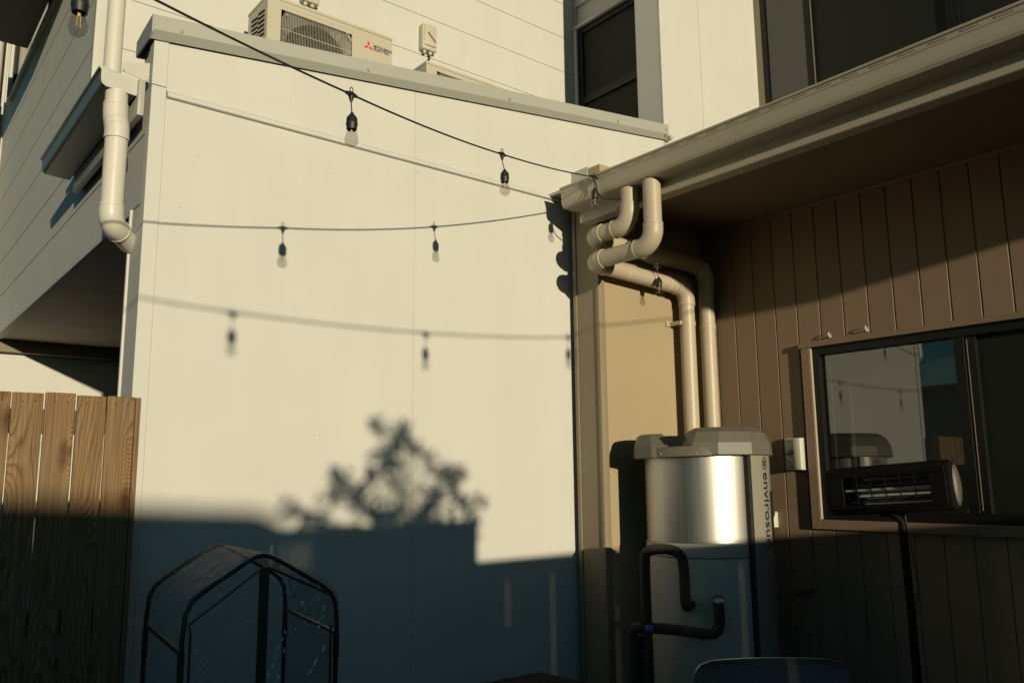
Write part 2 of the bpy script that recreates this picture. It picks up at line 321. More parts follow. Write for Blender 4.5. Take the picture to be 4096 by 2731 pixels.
MB().prism([(3.545, -.006), (3.545, .022), (3.62, .022), (3.62, -.006)], lambda y, z: (4.301, y, zb(4.30) + z), lambda y, z: (4.325, y - .002, zb(4.30) + z)).build('cap_end', CAP, bw)
def screw(x, y, z, parent, r=.0085, ax='y'):
    d = Vector((0, -1, 0)) if ax == 'y' else Vector((-1, 0, 0))
    p = Vector((x, y, z)); mb = MB(); mb.tube([p, p + d * .002, p + d * .0022, p + d * .006, p + d * .0062], [r * 1.15, r * 1.15, r * .62, r * .6, r * .2], 10)
    return mb.build('screw', SCREW, parent, smooth=True)
for x in (1.012, 1.941, 2.874, 3.79): screw(x, 3.5555, zb(x) + .045, cp)
screw(4.27, 3.5555, zb(4.27) + .062, cp, .007); screw(4.27, 3.5555, zb(4.27) + .022, cp, .007)
for x, z in ((1.12, 2.87), (1.06, 2.62), (2.27, 3.06), (3.0, 3.09)): screw(x, 3.601, z, bw, .003)

# ------------------------------------------------------------ white weatherboard house
HL = .915; YB = 4.87; XR = 4.67
wh = thing('weatherboard_house', 'two storey white house clad in wide horizontal boards behind the party wall', 'house', (2.8, 6.5, 0))
P = .3165; rows = [2.63 + P * i for i in range(0, 17)]
for i, z in enumerate(rows[:-1]):
    z1 = rows[i + 1] - .006
    near = 3.662 if z < 3.1 else YB - .012
    MB().prism([(0, z), (0, z1 - .002), (.003, z1), (.02, z1), (.02, z)], lambda a, zz: (HL + a, near, zz), lambda a, zz: (HL + a, 8.6, zz)).build('weatherboard', WHITE, wh)
    if z > 3.3:
        MB().prism([(0, z + .02), (0, z1 + .0215), (.0015, z1 + .0232), (.02, z1 + .0232), (.02, z + .02)], lambda a, zz: (HL + .055, YB + a, zz), lambda a, zz: (XR, YB + a, zz)).build('weatherboard', WHITE, wh)
        if z > 5.2:
            MB().prism([(0, z + .02), (0, z1 + .018), (.003, z1 + .02), (.02, z1 + .02), (.02, z + .02)], lambda a, zz: (XR + a, 3.86, zz), lambda a, zz: (XR + a, YB - .001, zz)).build('weatherboard', WHITE, wh)
        else:
            MB().prism([(0, z + .02), (0, z1 + .02), (.02, z1 + .02), (.02, z + .02)], lambda a, zz: (XR + a, 4.845, zz), lambda a, zz: (XR + a, YB - .001, zz)).build('weatherboard', WHITE, wh)
B('corner_trim', WHITE, wh, HL - .004, HL + .052, YB - .014, YB + .03, 3.2, 7.7, bevel=.002)
B('wall_core', WHITE, wh, HL + .022, 5.2, YB + .022, 8.6, 2.66, 7.7)
B('wall_core', WHITE, wh, HL + .022, 1.2, 3.82, YB + .021, 2.66, 3.18)
B('wall_core', WHITE, wh, XR + .05, 5.4, 3.86, YB + .02, 3.3, 3.7)
B('wall_core', WHITE, wh, XR + .022, 5.4, 3.86, YB + .02, 5.31, 7.7)
B('end_trim', WHITE, wh, HL - .01, HL + .05, 8.602, 8.64, 2.6, 7.7)
MB().hexa([(.80, 3.815, 3.185), (4.66, 3.815, 3.66), (4.66, 4.865, 3.66), (.80, 4.865, 3.185), (.80, 3.815, 3.215), (4.66, 3.815, 3.69), (4.66, 4.865, 3.69), (.80, 4.865, 3.215)]).build('skillion_roof', CAP, wh)
# lower window wall opening: side window facing left
B('window_trim', WHITE, wh, XR - .022, XR - .001, 4.822, 4.862, 3.6, 5.275, bevel=.002)
B('window_trim', WHITE, wh, XR - .03, XR - .001, 3.985, 4.058, 3.6, 5.7, bevel=.003)
B('window_trim', WHITE, wh, XR - .018, XR - .001, 3.90, 3.98, 3.6, 5.7, bevel=.002)
B('window_head_trim', WHITE, wh, XR - .03, XR - .001, 3.99, 4.895, 5.276, 5.30, bevel=.002)
wf = thing('side_window_frame', None, None, (XR, 4.4, 3.9)); wf.parent = wh; wf.location = Vector((XR, 4.4, 3.9)) - wh.location
bpy.data.objects.remove(wf)
MB().box(XR + .005, XR + .05, 4.775, 4.821, 3.5, 5.274).box(XR + .005, XR + .05, 4.06, 4.10, 3.5, 5.274).box(XR + .005, XR + .05, 4.101, 4.774, 5.225, 5.274).box(XR + .008, XR + .045, 4.101, 4.774, 4.575, 4.64).build('window_frame', BLACKF, wh, bevel=.002)
B('window_pane', DKPANE, wh, XR + .025, XR + .029, 4.101, 4.774, 4.641, 5.224)
B('window_pane', DKPANE, wh, XR + .030, XR + .034, 4.101, 4.774, 3.5, 4.574)
MB().box(XR + .3, XR + .72, 3.9, 4.84, 3.72, 3.74).box(XR + .7, XR + .72, 3.9, 4.84, 3.74, 5.3).build('room_wall', mat('room_grey', (.16, .15, .14), .9), wh)
MB().box(XR + .1, XR + .115, 4.12, 4.76, 4.5, 5.25).build('roller_blind', mat('blind_grey', (.10, .10, .09), .9), wh)
# upper left window with its hood
MB().box(HL - .030, HL - .0005, 4.95, 8.18, 4.785, 4.81).build('window_sill', CAP, wh, bevel=.003)
B('window_pane', PANEW, wh, HL - .004, HL - .0025, 5.3, 8.13, 4.815, 6.2)
B('window_reveal', WHITE, wh, HL - .045, HL - .0005, 8.13, 8.165, 4.812, 5.5)
MB().box(HL - .02, HL - .0045, 5.0, 8.12, 4.812, 4.87).box(HL - .02, HL - .0045, 8.05, 8.128, 4.871, 6).box(HL - .02, HL - .0045, 6.4, 6.47, 4.871, 6).build('window_frame', BLACKF, wh)
MB().box(.42, HL - .047, 5.0, 7.1, 4.81, 5.1).build('window_hood', mat('dark_hood', (.05, .045, .04), .6), wh, bevel=.004)
# carport below the upper floor
for y0, y1 in ((3.83, 4.243), (4.249, 5.585), (5.591, 6.925), (6.931, 8.0)): B('soffit_sheet', SOFW, wh, .965, 4.3, y0, y1, 2.624, 2.632)
B('soffit_edge', WHITE, wh, HL + .001, .9645, 3.82, 8.0, 2.618, 2.6295)
B('carport_back_wall', WHITE, wh, .2, 4.4, 8.05, 8.2, 0, 2.62)
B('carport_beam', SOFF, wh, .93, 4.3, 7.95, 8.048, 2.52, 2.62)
B('carport_side_wall', TAN, wh, 4.3, 4.4, 3.8, 8.0, 0, 2.62)
# fascia + gutter at the low edge of the skillion roof
B('fascia', CAP, wh, .862, .888, 3.60, 4.86, 2.995, 3.157, bevel=.002)
B('fascia_packer', DARK, wh, .889, .914, 3.82, 4.84, 3.02, 3.15)
gp = [(.711, 3.182), (.706, 3.178), (.708, 3.170), (.716, 3.168), (.718, 3.12), (.722, 3.108), (.736, 3.096), (.855, 3.088), (.860, 3.092), (.860, 3.16), (.852, 3.163), (.730, 3.18)]
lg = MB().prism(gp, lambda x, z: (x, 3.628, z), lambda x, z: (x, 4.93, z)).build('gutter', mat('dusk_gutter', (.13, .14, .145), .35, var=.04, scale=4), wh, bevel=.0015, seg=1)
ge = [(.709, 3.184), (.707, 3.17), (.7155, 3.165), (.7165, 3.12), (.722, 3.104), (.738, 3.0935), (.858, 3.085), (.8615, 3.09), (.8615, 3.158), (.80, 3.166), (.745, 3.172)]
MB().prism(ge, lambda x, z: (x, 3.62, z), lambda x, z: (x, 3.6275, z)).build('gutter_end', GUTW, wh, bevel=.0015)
MB().prism([(.793, 3.178), (.797, 3.218), (.905, 3.249), (.905, 3.158), (.88, 3.162)], lambda x, z: (x, 3.615, z), lambda x, z: (x, 3.619, z)).build('flashing_tab', GUTW, wh, bevel=.001)
screw(.80, 3.6148, 3.18, wh, .005); screw(.897, 3.6148, 3.168, wh, .004)

# left downpipes
dp = downpipe('white downpipe with offset bends dropping from the small gutter beside the party wall', [(.790, 3.66, 3.095), (.790, 3.66, 2.99), (.800, 3.655, 2.93), (.800, 3.655, 2.515), (.915, 3.79, 2.475)], .0455, PVC, (.8, 3.66, 2.4), bend=.06, group='downpipes')
downpipe('straight upper white downpipe rising past the end of the small gutter', [(1.005, 4.815, 3.20), (1.008, 4.815, 7.6)], .0455, PVC, (1.005, 4.815, 3.2), group='downpipes')
downpipe('white downpipe at the far left edge of the board wall', [(.80, 8.72, 0), (.80, 8.72, 4.72), (.80, 8.73, 4.95), (.80, 8.73, 7.6)], .075, PVC, (.8, 8.72, 0), group='downpipes')
B('far_wall', WHITE, wh, .6, 3, 8.85, 9.0, 0, 7.7)

# ------------------------------------------------------------ air conditioners
def ac(x0, label, logo=True):
    y = 4.4; z1 = 4.29 if logo else 4.222; w = .845; h = .58; z0 = z1 - h; d = .30
    t = thing('air_conditioner', label, 'air conditioner', (x0 + w / 2, y + d / 2, z0), 'outdoor air conditioner units')
    # casing as shell pieces round the fan opening
    gx0, gx1, gz0, gz1 = x0 + .085, x0 + .555, z0 + .07, z1 - (.075 if logo else .05)
    MB().box(x0, x0 + w, y + .012, y + d, z0, z0 + .02).box(x0, x0 + w, y + .25, y + d, z0 + .021, z1 - .021).box(x0, x0 + .012, y + .012, y + .249, z0 + .021, z1 - .021).box(x0 + .60, x0 + w, y + .012, y + .249, z0 + .021, z1 - .021).build('casing', ACW, t)
    MB().box(x0, gx0, y, y + .011, z0, z1 - .021).box(gx1, x0 + w, y, y + .011, z0, z1 - .021).box(gx0 + .0005, gx1 - .0005, y, y + .011, gz1, z1 - .021).box(gx0 + .0005, gx1 - .0005, y, y + .011, z0, gz0).build('front_panel', ACW, t)
    B('top_cover', ACW, t, x0 - .004, x0 + w + .004, y - .004, y + d + .004, z1 - .0205, z1, bevel=.006)
    B('panel_line', ISO, t, x0 + .10, x0 + .60, y - .0015, y - .0002, z1 - .052, z1 - .0505)
    sidep = MB()
    for k in range(15):
        for (ya, yb) in ((y + .04, y + .135), (y + .145, y + .24)):
            za = z0 + .06 + k * .03
            sidep.hexa([(x0 - .003, ya, za), (x0 - .001, ya, za), (x0 - .001, yb, za + .014), (x0 - .003, yb, za + .014), (x0 - .003, ya, za + .013), (x0 - .001, ya, za + .013), (x0 - .001, yb, za + .027), (x0 - .003, yb, za + .027)])
    sidep.build('side_louvre', ACD, t)
    B('fan_recess', ACD, t, gx0, gx1, y + .20, y + .205, gz0, gz1)
    cx, cz = (gx0 + gx1) / 2 + .01, (gz0 + gz1) / 2
    rg = MB()
    for i in range(40):
        a0, a1 = i * math.tau / 40, (i + 1) * math.tau / 40
        def rp(a, rr, yy): return (cx + rr * math.cos(a), yy, cz + rr * math.sin(a))
        def sq(a):
            c_, s_ = math.cos(a), math.sin(a); q = 1 / max(abs(c_) / .234, abs(s_) / ((gz1 - gz0) / 2 - .001)); return q
        rg.poly([rp(a0, .205, y + .035), rp(a1, .205, y + .035), rp(a1, sq(a1), y + .02), rp(a0, sq(a0), y + .02)])
        rg.poly([rp(a0, .205, y + .035), rp(a1, .205, y + .035), rp(a1, .205, y + .15), rp(a0, .205, y + .15)])
    rg.build('fan_shroud', mat('shroud_grey', (.10, .095, .08), .5), t)
    fn = MB().lathe([(.0, -.02), (.05, -.02), (.055, .03), (0, .035)], (0, 0, 0), 20)
    for k in range(3):
        a = k * math.tau / 3; pts = []
        for rr, tw, ww in ((.05, .03, .05), (.12, .02, .1), (.19, .01, .13)):
            pts.append((rr, tw, ww))
        ring = []
        for rr, tw, ww in pts:
            for s_ in (-1, 1):
                aa = a + s_ * ww / rr / 2.2
                ring.append((rr * math.cos(aa), rr * math.sin(aa), s_ * tw))
        fn.poly([ring[0], ring[1], ring[3], ring[2]]); fn.poly([ring[2], ring[3], ring[5], ring[4]])
    for v in fn.bm.verts: v.co = Vector((cx + v.co.x, y + .12 - v.co.z, cz + v.co.y))
    fn.build('fan', mat('fan_grey', (.012, .012, .013), .6), t)
    gr = MB(); nb = 46
    for i in range(nb + 1):
        x = gx0 + .004 + (gx1 - gx0 - .008) * i / nb
        e = min(i, nb - i); dz = .04 if e < 1 else (.02 if e < 2 else .0)
        gr.tube([(x, y - .001, gz0 + .005 + dz), (x, y - .012, gz0 + .02 + dz), (x, y - .012, gz1 - .02 - dz), (x, y - .001, gz1 - .005 - dz)], .0011, 5)
    for z in (gz0 + .1, (gz0 + gz1) / 2 - .02, gz1 - .13): gr.tube([(gx0 + .004, y - .014, z), (gx1 - .004, y - .014, z)], .0022, 5)
    for a, b_ in (((gx0 + .004, gz0 + .05), (gx0 + .05, gz0 + .004)), ((gx1 - .05, gz1 - .004), (gx1 - .004, gz1 - .05))):
        gr.tube([(a[0], y - .012, a[1]), (b_[0], y - .012, b_[1])], .002, 5)
    g = gr.build('wire_grille', ACG, t, smooth=True); g['kind'] = 'stuff'
    for x, z in ((gx0 + .035, gz1 - .025), (gx1 - .022, gz1 - .03)): screw(x, y - .002, z, t, .006)
    if logo:
        lx, lz, s = x0 + .672, z1 - .115, .036
        for a in (90, 210, 330):
            d1 = Vector((math.cos(R(a)), 0, math.sin(R(a)))); e1 = Vector((math.cos(R(a - 30)), 0, math.sin(R(a - 30)))) * s * .577; e2 = Vector((math.cos(R(a + 30)), 0, math.sin(R(a + 30)))) * s * .577
            c = Vector((lx, y - .0012, lz)); mb = MB()
            mb.poly([c, c + e1, c + d1 * s, c + e2]); mb.build('logo_diamond', RED, t)
        text('lettering', 'MITSUBISHI\nELECTRIC', INK, t, (lx + .036, y - .0008, lz + .005), (1, 0, 0), (0, 0, 1), .0245, sx=1.12, bold=.0006)
    return t
ac(1.730, 'left outdoor air conditioner above the wall cap, fan grille and red three diamond mark showing')
ac(2.842, 'right outdoor air conditioner, mostly hidden behind the sloping wall cap', logo=False)
def isolator(x, z, label):
    y = YB
    t = thing('isolator_switch', label, 'switch', (x, y, z), 'isolator switches on the upper wall')
    MB().box(x - .062, x + .062, y - .062, y - .001, z, z + .205).build('switch_body', ISO, t, smooth=True, bevel=.012, seg=3)
    MB().box(x - .05, x + .05, y - .072, y - .063, z + .03, z + .19).build('switch_cover', ISO, t, smooth=True, bevel=.004)
    MB().hexa([(x - .03, y - .092, z + .125), (x - .018, y - .092, z + .14), (x - .018, y - .073, z + .14), (x - .03, y - .073, z + .125), (x + .035, y - .092, z + .065), (x + .045, y - .092, z + .08), (x + .045, y - .073, z + .08), (x + .035, y - .073, z + .065)]).build('switch_knob', ISO, t)
    for dx in (-.03, .02): MB().tube([(x + dx, y - .032, z - .0005), (x + dx, y - .032, z - .022)], .013, 12).build('cable_gland', ISO, t, smooth=True)
    MB().tube([(x + .02, y - .032, z - .022), (x + .02, y - .028, z - .05), (x + .0, y + .03, z - .07)], .006, 8).build('cable', BLK, t, smooth=True)
isolator(3.137, 4.57, 'beige isolator switch box on the upper wall between the two air conditioners')
isolator(2.19, 4.60, 'beige isolator switch box at the top edge, above the left air conditioner')
tag(MB().box(1.98, 2.06, YB - .05, YB - .001, 4.55, 5.6).build('cable_duct', PVC), 'white vertical cable duct running up the wall above the left air conditioner', 'duct')

# ------------------------------------------------------------ beige lower house on the right
XV = 4.33; YT = 3.356
bh = thing('beige_house', 'beige house with grooved wall boards, deep eave and dark windows on the right', 'house', (5.2, .4, 0))
WY0, WY1, WZ0, WZ1 = .55, 2.655, 1.145, 2.195
pitch = .1452; y = YT - .0985 + pitch
k = 0
edges = []
y = 3.257
while y > -2.9: edges.append(y); y -= pitch
edges = [YT - .002] + edges
def vj(y1, y0, z0, z1):
    c = .0055
    pr = [(XV, y0 + c), (XV, y1 - c), (XV + c, y1 - .0008), (XV + .014, y1 - .0008), (XV + .014, y0 + .0008), (XV + c, y0 + .0008)]
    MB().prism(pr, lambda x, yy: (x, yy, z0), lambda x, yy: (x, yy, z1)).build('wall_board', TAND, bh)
for a, b_ in zip(edges[:-1], edges[1:]):
    if a - .001 <= WY1 + .07 and b_ >= WY0 - .1:
        vj(a, b_, 0, WZ0 - .002); vj(a, b_, WZ1 + .002, 3.018)
    elif a > WY1 > b_:
        vj(a, b_, 0, 3.018)
    else: vj(a, b_, 0, 3.018)
B('wall_core', TAN, bh, XV + .0145, XV + .12, -2.9, 3.35, 0, 1.14); B('wall_core', TAN, bh, XV + .0145, XV + .12, -2.9, 3.35, 2.2, 3.3)
B('wall_core', TAN, bh, XV + .0145, XV + .12, -2.9, .5, 1.141, 2.199); B('wall_core', TAN, bh, XV + .0145, XV + .12, 2.66, 3.35, 1.141, 2.199)
B('side_wall', TAN, bh, 3.405, XV + .01, YT, 3.55, 0, 3.3)
B('nib_board', BROWN, bh, 3.361, 3.40, 3.377, 3.526, 0, 3.08)
B('nib_trim', BROWN, bh, 3.355, 3.40, 3.530, 3.56, 0, 3.08, bevel=.002)
B('nib_trim', BROWN, bh, 3.354, 3.404, 3.342, 3.372, 0, 3.06, bevel=.002)
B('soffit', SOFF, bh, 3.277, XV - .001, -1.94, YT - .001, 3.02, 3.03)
B('soffit_moulding', TAND, bh, XV - .018, XV - .0005, -1.94, YT - .002, 2.998, 3.019, bevel=.003)
fk = lambda x, z: (x, z)
fas = [fk(*q) for q in [(3.262, 3.04), (3.262, 2.985), (3.268, 2.982), (3.268, 2.962), (3.262, 2.958), (3.262, 2.914), (3.266, 2.910), (3.33, 2.906), (3.33, 2.912), (3.2745, 2.914), (3.2745, 3.04)]]
MB().prism(fas, lambda x, z: (x, 3.388, z), lambda x, z: (x, -1.94, z)).build('fascia', CREAM, bh)
B('barge_board', CREAM, bh, 3.262, 4.40, -1.965, -1.941, 2.912, 3.12)
for (y, z) in ((3.34, 2.935),): screw(3.2615, y, z, bh, .004, 'x')
gp = [(3.132, 3.106), (3.1285, 3.101), (3.130, 3.094), (3.137, 3.090), (3.1385, 3.072), (3.1425, 3.066), (3.144, 3.02), (3.148, 3.003), (3.157, 2.990), (3.170, 2.985), (3.2605, 2.984), (3.2607, 2.99), (3.2607, 3.10), (3.25, 3.108), (3.14, 3.108)]
rg = MB().prism(gp, lambda x, z: (x, 3.416, z), lambda x, z: (x, -1.96, z)).build('gutter', CREAM, bh)
sl = MB().prism([(3.1355, 3.088), (3.1355, 3.080), (3.1392, 3.078), (3.139, 3.088)], lambda x, z: (x, 3.30, z), lambda x, z: (x, 3.235, z)).build('gutter_slot', mat('slot_shadow', (.30, .25, .18), .6), rg)
yy = 0
for k in range(1, 28):
    c = sl.copy(); COL.objects.link(c); c.location = sl.location + Vector((0, -.118 * k, 0))
MB().prism([(3.20, 3.112), (5.46, 3.33), (5.46, 3.36), (3.20, 3.13)], lambda x, z: (x, 3.59, z), lambda x, z: (x, -1.96, z)).build('roof_sheet', CAP, bh)
fb = thing('flashing_box', 'small folded metal flashing box on the wall behind the end of the right gutter', 'flashing', (3.45, 3.53, 3.1))
B('flashing_side', GALV, fb, 3.400, 3.403, 3.458, 3.598, 3.09, 3.312); B('flashing_front', GALV, fb, 3.4035, 3.60, 3.458, 3.461, 3.09, 3.316)
# upper storey
for x0, x1 in ((4.302, 4.748), (4.751, 5.478)): B('panel', WHITE, bh, x0, x1, 3.598, 3.609, 3.1, 7.7)
B('wall_core', WHITE, bh, 4.303, 5.478, 3.6095, 3.83, 3.1, 7.7)
UX = 5.48
B('upper_corner_trim', BROWN, bh, UX, UX + .05, 3.545, 3.60, 3.1, 7.7)
MB().box(UX + .002, UX + .05, 3.505, 3.544, 3.2, 7.7).box(UX + .002, UX + .05, 3.10, 3.165, 3.2, 7.7).box(UX + .002, UX + .05, 2.06, 2.14, 3.2, 7.7).box(UX + .002, UX + .05, .9, .98, 3.2, 7.7).build('window_frame', BLACKF, bh)
B('window_pane', PANEW, bh, UX + .02, UX + .024, 3.166, 3.504, 3.2, 7.7)
for y0, y1 in ((2.141, 3.099), (.981, 2.059), (-.6, .899)): B('dark_pane', DKPANE, bh, UX + .02, UX + .024, y0, y1, 3.2, 7.7)
B('window_bead', BROWN, bh, UX - .002, UX + .0015, 3.098, 3.106, 3.3, 7.7)
MB().box(UX + .9, UX + .95, -3, 3.6, 3.3, 7.7).box(UX + .0, UX + .95, 3.601, 3.65, 3.3, 7.7).box(UX, UX + .9, -3, 3.6, 7.72, 7.8).build('room_wall', DARK, bh)
B('upper_wall', TAN, bh, UX, UX + .1, -3, -.6, 3.2, 7.7)
# kitchen window
MB().box(XV - .024, XV - .0005, WY1 - .055, WY1, WZ0, WZ1 - .03).box(XV - .024, XV - .0005, WY0, WY1 - .0555, WZ0, WZ0 + .052).build('window_trim', TAND, bh, bevel=.002)
MB().box(XV - .030, XV - .0005, WY0, WY1 + .012, WZ1 - .029, WZ1 + .002).build('window_head', TAND, bh, bevel=.003)
fr = MB()
fr.box(XV - .004, XV + .07, WY1 - .100, WY1 - .056, WZ0 + .053, WZ1 - .030)
fr.box(XV - .004, XV + .07, WY0, WY1 - .1005, WZ1 - .075, WZ1 - .030).box(XV - .004, XV + .07, WY0, WY1 - .1005, WZ0 + .053, WZ0 + .105)
fr.box(XV + .0, XV + .07, 1.765, 1.815, WZ0 + .1055, WZ1 - .0755).box(XV + .012, XV + .07, 1.715, 1.764, WZ0 + .1055, WZ1 - .0755)
fr.build('window_frame', BLACKF, bh, bevel=.002)
B('frame_edge', CREAM, bh, XV - .0225, XV - .0045, WY1 - .0600, WY1 - .0565, WZ0 + .055, WZ1 - .032)
B('frame_edge', BROWN, bh, XV + .009, XV + .0115, 1.752, 1.756, WZ0 + .12, WZ1 - .09)
B('window_pane', PANE, bh, XV + .030, XV + .034, 1.816, WY1 - .101, WZ0 + .106, WZ1 - .076)
B('dark_pane', DKPANE, bh, XV + .042, XV + .046, WY0, 1.714, WZ0 + .106, WZ1 - .076)
B('lit_sash_edge', ISOW, bh, XV + .05, XV + .06, WY1 - .135, WY1 - .128, WZ0 + .11, WZ1 - .12)  # white strip put in for the sunlit inner edge of the sash
MB().box(XV + 1.6, XV + 1.65, 0, 3.3, .6, 3).box(XV + .12, XV + 1.6, 3.25, 3.3, .6, 3).box(XV + .12, XV + 1.6, 0, 3.25, 2.5, 2.55).box(XV + .12, XV + 1.6, 0, 3.25, .6, .65).build('room_wall', mat('kitchen_dark', (.06, .06, .06), .9), bh)
for y_, z_ in ((2.475, 2.212), (2.255, 2.216)):
    h = MB().tube([(XV - .001, y_, z_ + .004), (XV - .018, y_, z_ + .004), (XV - .026, y_, z_ + .014), (XV - .02, y_, z_ + .024), (XV - .012, y_, z_ + .02)], .0035, 8); h.box(XV - .003, XV - .0005, y_ - .006, y_ + .006, z_ - .002, z_ + .02)
    tag(h.build('cup_hook', ISOW), 'small white hook fixed above the window, %s one' % ('nearer the pipes, left' if y_ > 2.4 else 'further right'), 'hook', 'hooks over the kitchen window')

# right downpipes
PG = 'beige downpipes under the right gutter'
t1 = downpipe('nearer beige downpipe that bends back from the gutter and runs lit along the wall', [(3.21, 2.785, 2.983), (3.21, 2.785, 2.635), (3.215, 3.262, 2.640), (4.045, 3.262, 2.600), (4.045, 3.262, 0.0)], .0475, PVCT, (4.045, 3.262, 0), bend=.085, group=PG)
t2 = downpipe('farther beige downpipe with the shorter drop, ending in the corner behind the lit one', [(3.21, 2.945, 2.983), (3.21, 2.945, 2.785), (3.215, 3.262, 2.785), (4.245, 3.262, 2.760), (4.245, 3.262, 0.0)], .0475, PVCT, (4.245, 3.262, 0), bend=.085, group=PG)
for tt, x, zz in ((t1, 4.045, 2.36), (t2, 4.245, 2.36)):
    MB().lathe([(.0478, 0), (.0505, 0), (.0505, .03), (.0478, .03)], (x, 3.262, zz), 28).build('pipe_strap', PVCT, tt, smooth=True)
B('strap_tab', PVCT, t1, 3.945, 3.9985, 3.345, 3.3545, 2.365, 2.395); B('strap_arm', PVCT, t1, 3.978, 4.0, 3.262, 3.344, 2.368, 2.392)
for x in (3.50, 3.86): MB().lathe([(.0481, 0), (.0492, 0), (.0492, .004), (.0481, .004)], (0, 0, 0), 24).build('cable_tie', ISOW, t1, smooth=True)
for o in [c for c in t1.children if c.name.startswith('cable_tie')]:
    i = 0 if o.name == 'cable_tie' else 1; x = (3.50, 3.86)[i]; z = 2.640 - (x - 3.215) * .048
    for v in o.data.vertices: v.co = (v.co + t1.location) ; v.co = Vector((x + v.co.z, 3.262 + v.co.x, z + v.co.y)) - t1.location

# ------------------------------------------------------------ string lights
sl = thing('string_lights', 'black festoon cable with clear pear bulbs hanging across the white wall to the right gutter', 'string lights', (1.251, 2.40, 2.735))
tees = [Vector((.352, 2.045, 2.672)), Vector((1.251, 2.405, 2.742)), Vector((2.183, 2.755, 2.868)), Vector((3.118, 3.118, 3.082))]
def catpts(a, b, sag, n=24): return [a.lerp(b, i / n) - Vector((0, 0, sag * 4 * (i / n) * (1 - i / n))) for i in range(n + 1)]
CR = .0036
cab = MB()
cab.tube(catpts(Vector((-.62, 1.72, 2.66)), tees[0], .02), CR, 8)
for i in range(3): cab.tube(catpts(tees[i], tees[i + 1], (.008, .012, .01)[i]), CR, 8)
def bez(pts, n=10):
    P_ = [Vector(p) for p in pts]; P_ = [P_[0] * 2 - P_[1]] + P_ + [P_[-1] * 2 - P_[-2]]; out = []
    for i in range(1, len(P_) - 2):
        a, b, c, d = P_[i - 1:i + 3]
        for k in range(n):
            t = k / n; out.append(.5 * ((2 * b) + (c - a) * t + (2 * a - 5 * b + 4 * c - d) * t * t + (3 * b - a - 3 * c + d) * t ** 3))
    out.append(P_[-2]); return out
cab.tube(bez([tees[3], (3.12, 3.105, 3.03), (3.12, 3.09, 2.98), (3.14, 3.06, 2.945), (3.17, 2.99, 2.93), (3.19, 2.955, 2.915), (3.20, 3.03, 2.89)]), CR, 8)
cab.tube(bez([(3.27, 2.955, 2.85), (3.26, 2.95, 2.73), (3.23, 2.96, 2.71), (3.30, 3.08, 2.70), (3.50, 3.19, 2.71), (3.66, 3.20, 2.69), (3.70, 3.185, 2.69)]), CR, 8)
cab.build('cable', BLK, sl, smooth=True)
def lamp(tee, tilt=(0, 0), cableaxis=None, short=1):
    x, y, z = tee; ax = (cableaxis or Vector((.93, .36, .1))).normalized()
    mb = MB()
    mb.tube([Vector(tee) - ax * .026, Vector(tee) - ax * .02, Vector(tee) - ax * .008, Vector(tee) + ax * .008, Vector(tee) + ax * .02, Vector(tee) + ax * .026], [.006, .0062, .010, .010, .0062, .006], 12)
    mb.tube([(x, y, z), (x, y, z - .012), (x, y, z - .026)], [.010, .009, .0045], 12)
    pts = [(x + .0055 * math.sin(a), y, z + .016 - .010 * math.cos(a)) for a in [i * math.tau / 12 for i in range(13)]]; mb.tube(pts, .0017, 6)
    tx, ty = tilt; c = z - .026 - .048 * short
    mb.tube(bez([(x, y, z - .024), (x + tx * .3, y + ty * .3, z - .045), (x + tx, y + ty, c)], 6), .0022, 8)
    X, Y = x + tx, y + ty
    mb.lathe([(0, .006), (.006, .004), (.0075, -.002), (.0135, -.008), (.0185, -.016), (.0190, -.03), (.0200, -.032), (.0200, -.038), (.0188, -.041), (.0175, -.056), (.015, -.056)], (X, Y, c), 20)
    s_ = mb.build('lamp_socket', BLK, sl, smooth=True)
    MB().lathe([(.0128, -.050), (.0145, -.060), (.0185, -.072), (.0225, -.086), (.0232, -.094), (.0215, -.104), (.0165, -.112), (.008, -.1165), (0, -.1175)], (X, Y, c), 28).build('bulb', BULB, s_, smooth=True)
    f = MB()
    for dx in (-.003, .003): f.tube([(X + dx, Y + dx * .5, c - .054), (X + dx * 1.6, Y + dx, c - .092)], .0008, 6)
    f.tube([(X, Y, c - .05), (X, Y, c - .066)], [.004, .002], 8)
    f.build('filament', FIL, s_)
    return s_
lamp(tees[0], (-.004, .0)); lamp(tees[1], (-.0, -.008)); lamp(tees[2], (.010, -.004)); lamp(tees[3], (-.012, -.014), Vector((.2, -.6, -.4)))
lamp((3.692, 3.186, 2.672), (.012, .0), Vector((.9, -.1, .1)), short=.8)
# second string, overhead between camera and wall (its shadow falls on the wall)
s2 = thing('string_lights', 'second festoon cable strung nearer the viewer, its blurred shadow low on the white wall', 'string lights', (1.5, .6, 2.5))
S_ = 4.2
up2 = lambda x, z: Vector((x, 3.6, z)) - SUN * S_
nodes2 = [up2(-.15, 2.245), up2(.25, 2.235), up2(1.313, 2.185), up2(2.333, 2.194), up2(3.345, 2.272), up2(4.2, 2.42)]
c2 = MB().tube(bez(nodes2, 8), .0042, 8).build('cable', BLK, s2, smooth=True)
sl_keep = sl; sl = s2
for q in nodes2[2:4]: lamp(q + Vector((0, 0, -.006)), (0, .004), Vector((1, 0, 0)))
lamp(nodes2[4], (0, .004), Vector((1, 0, 0)))
sl = sl_keep

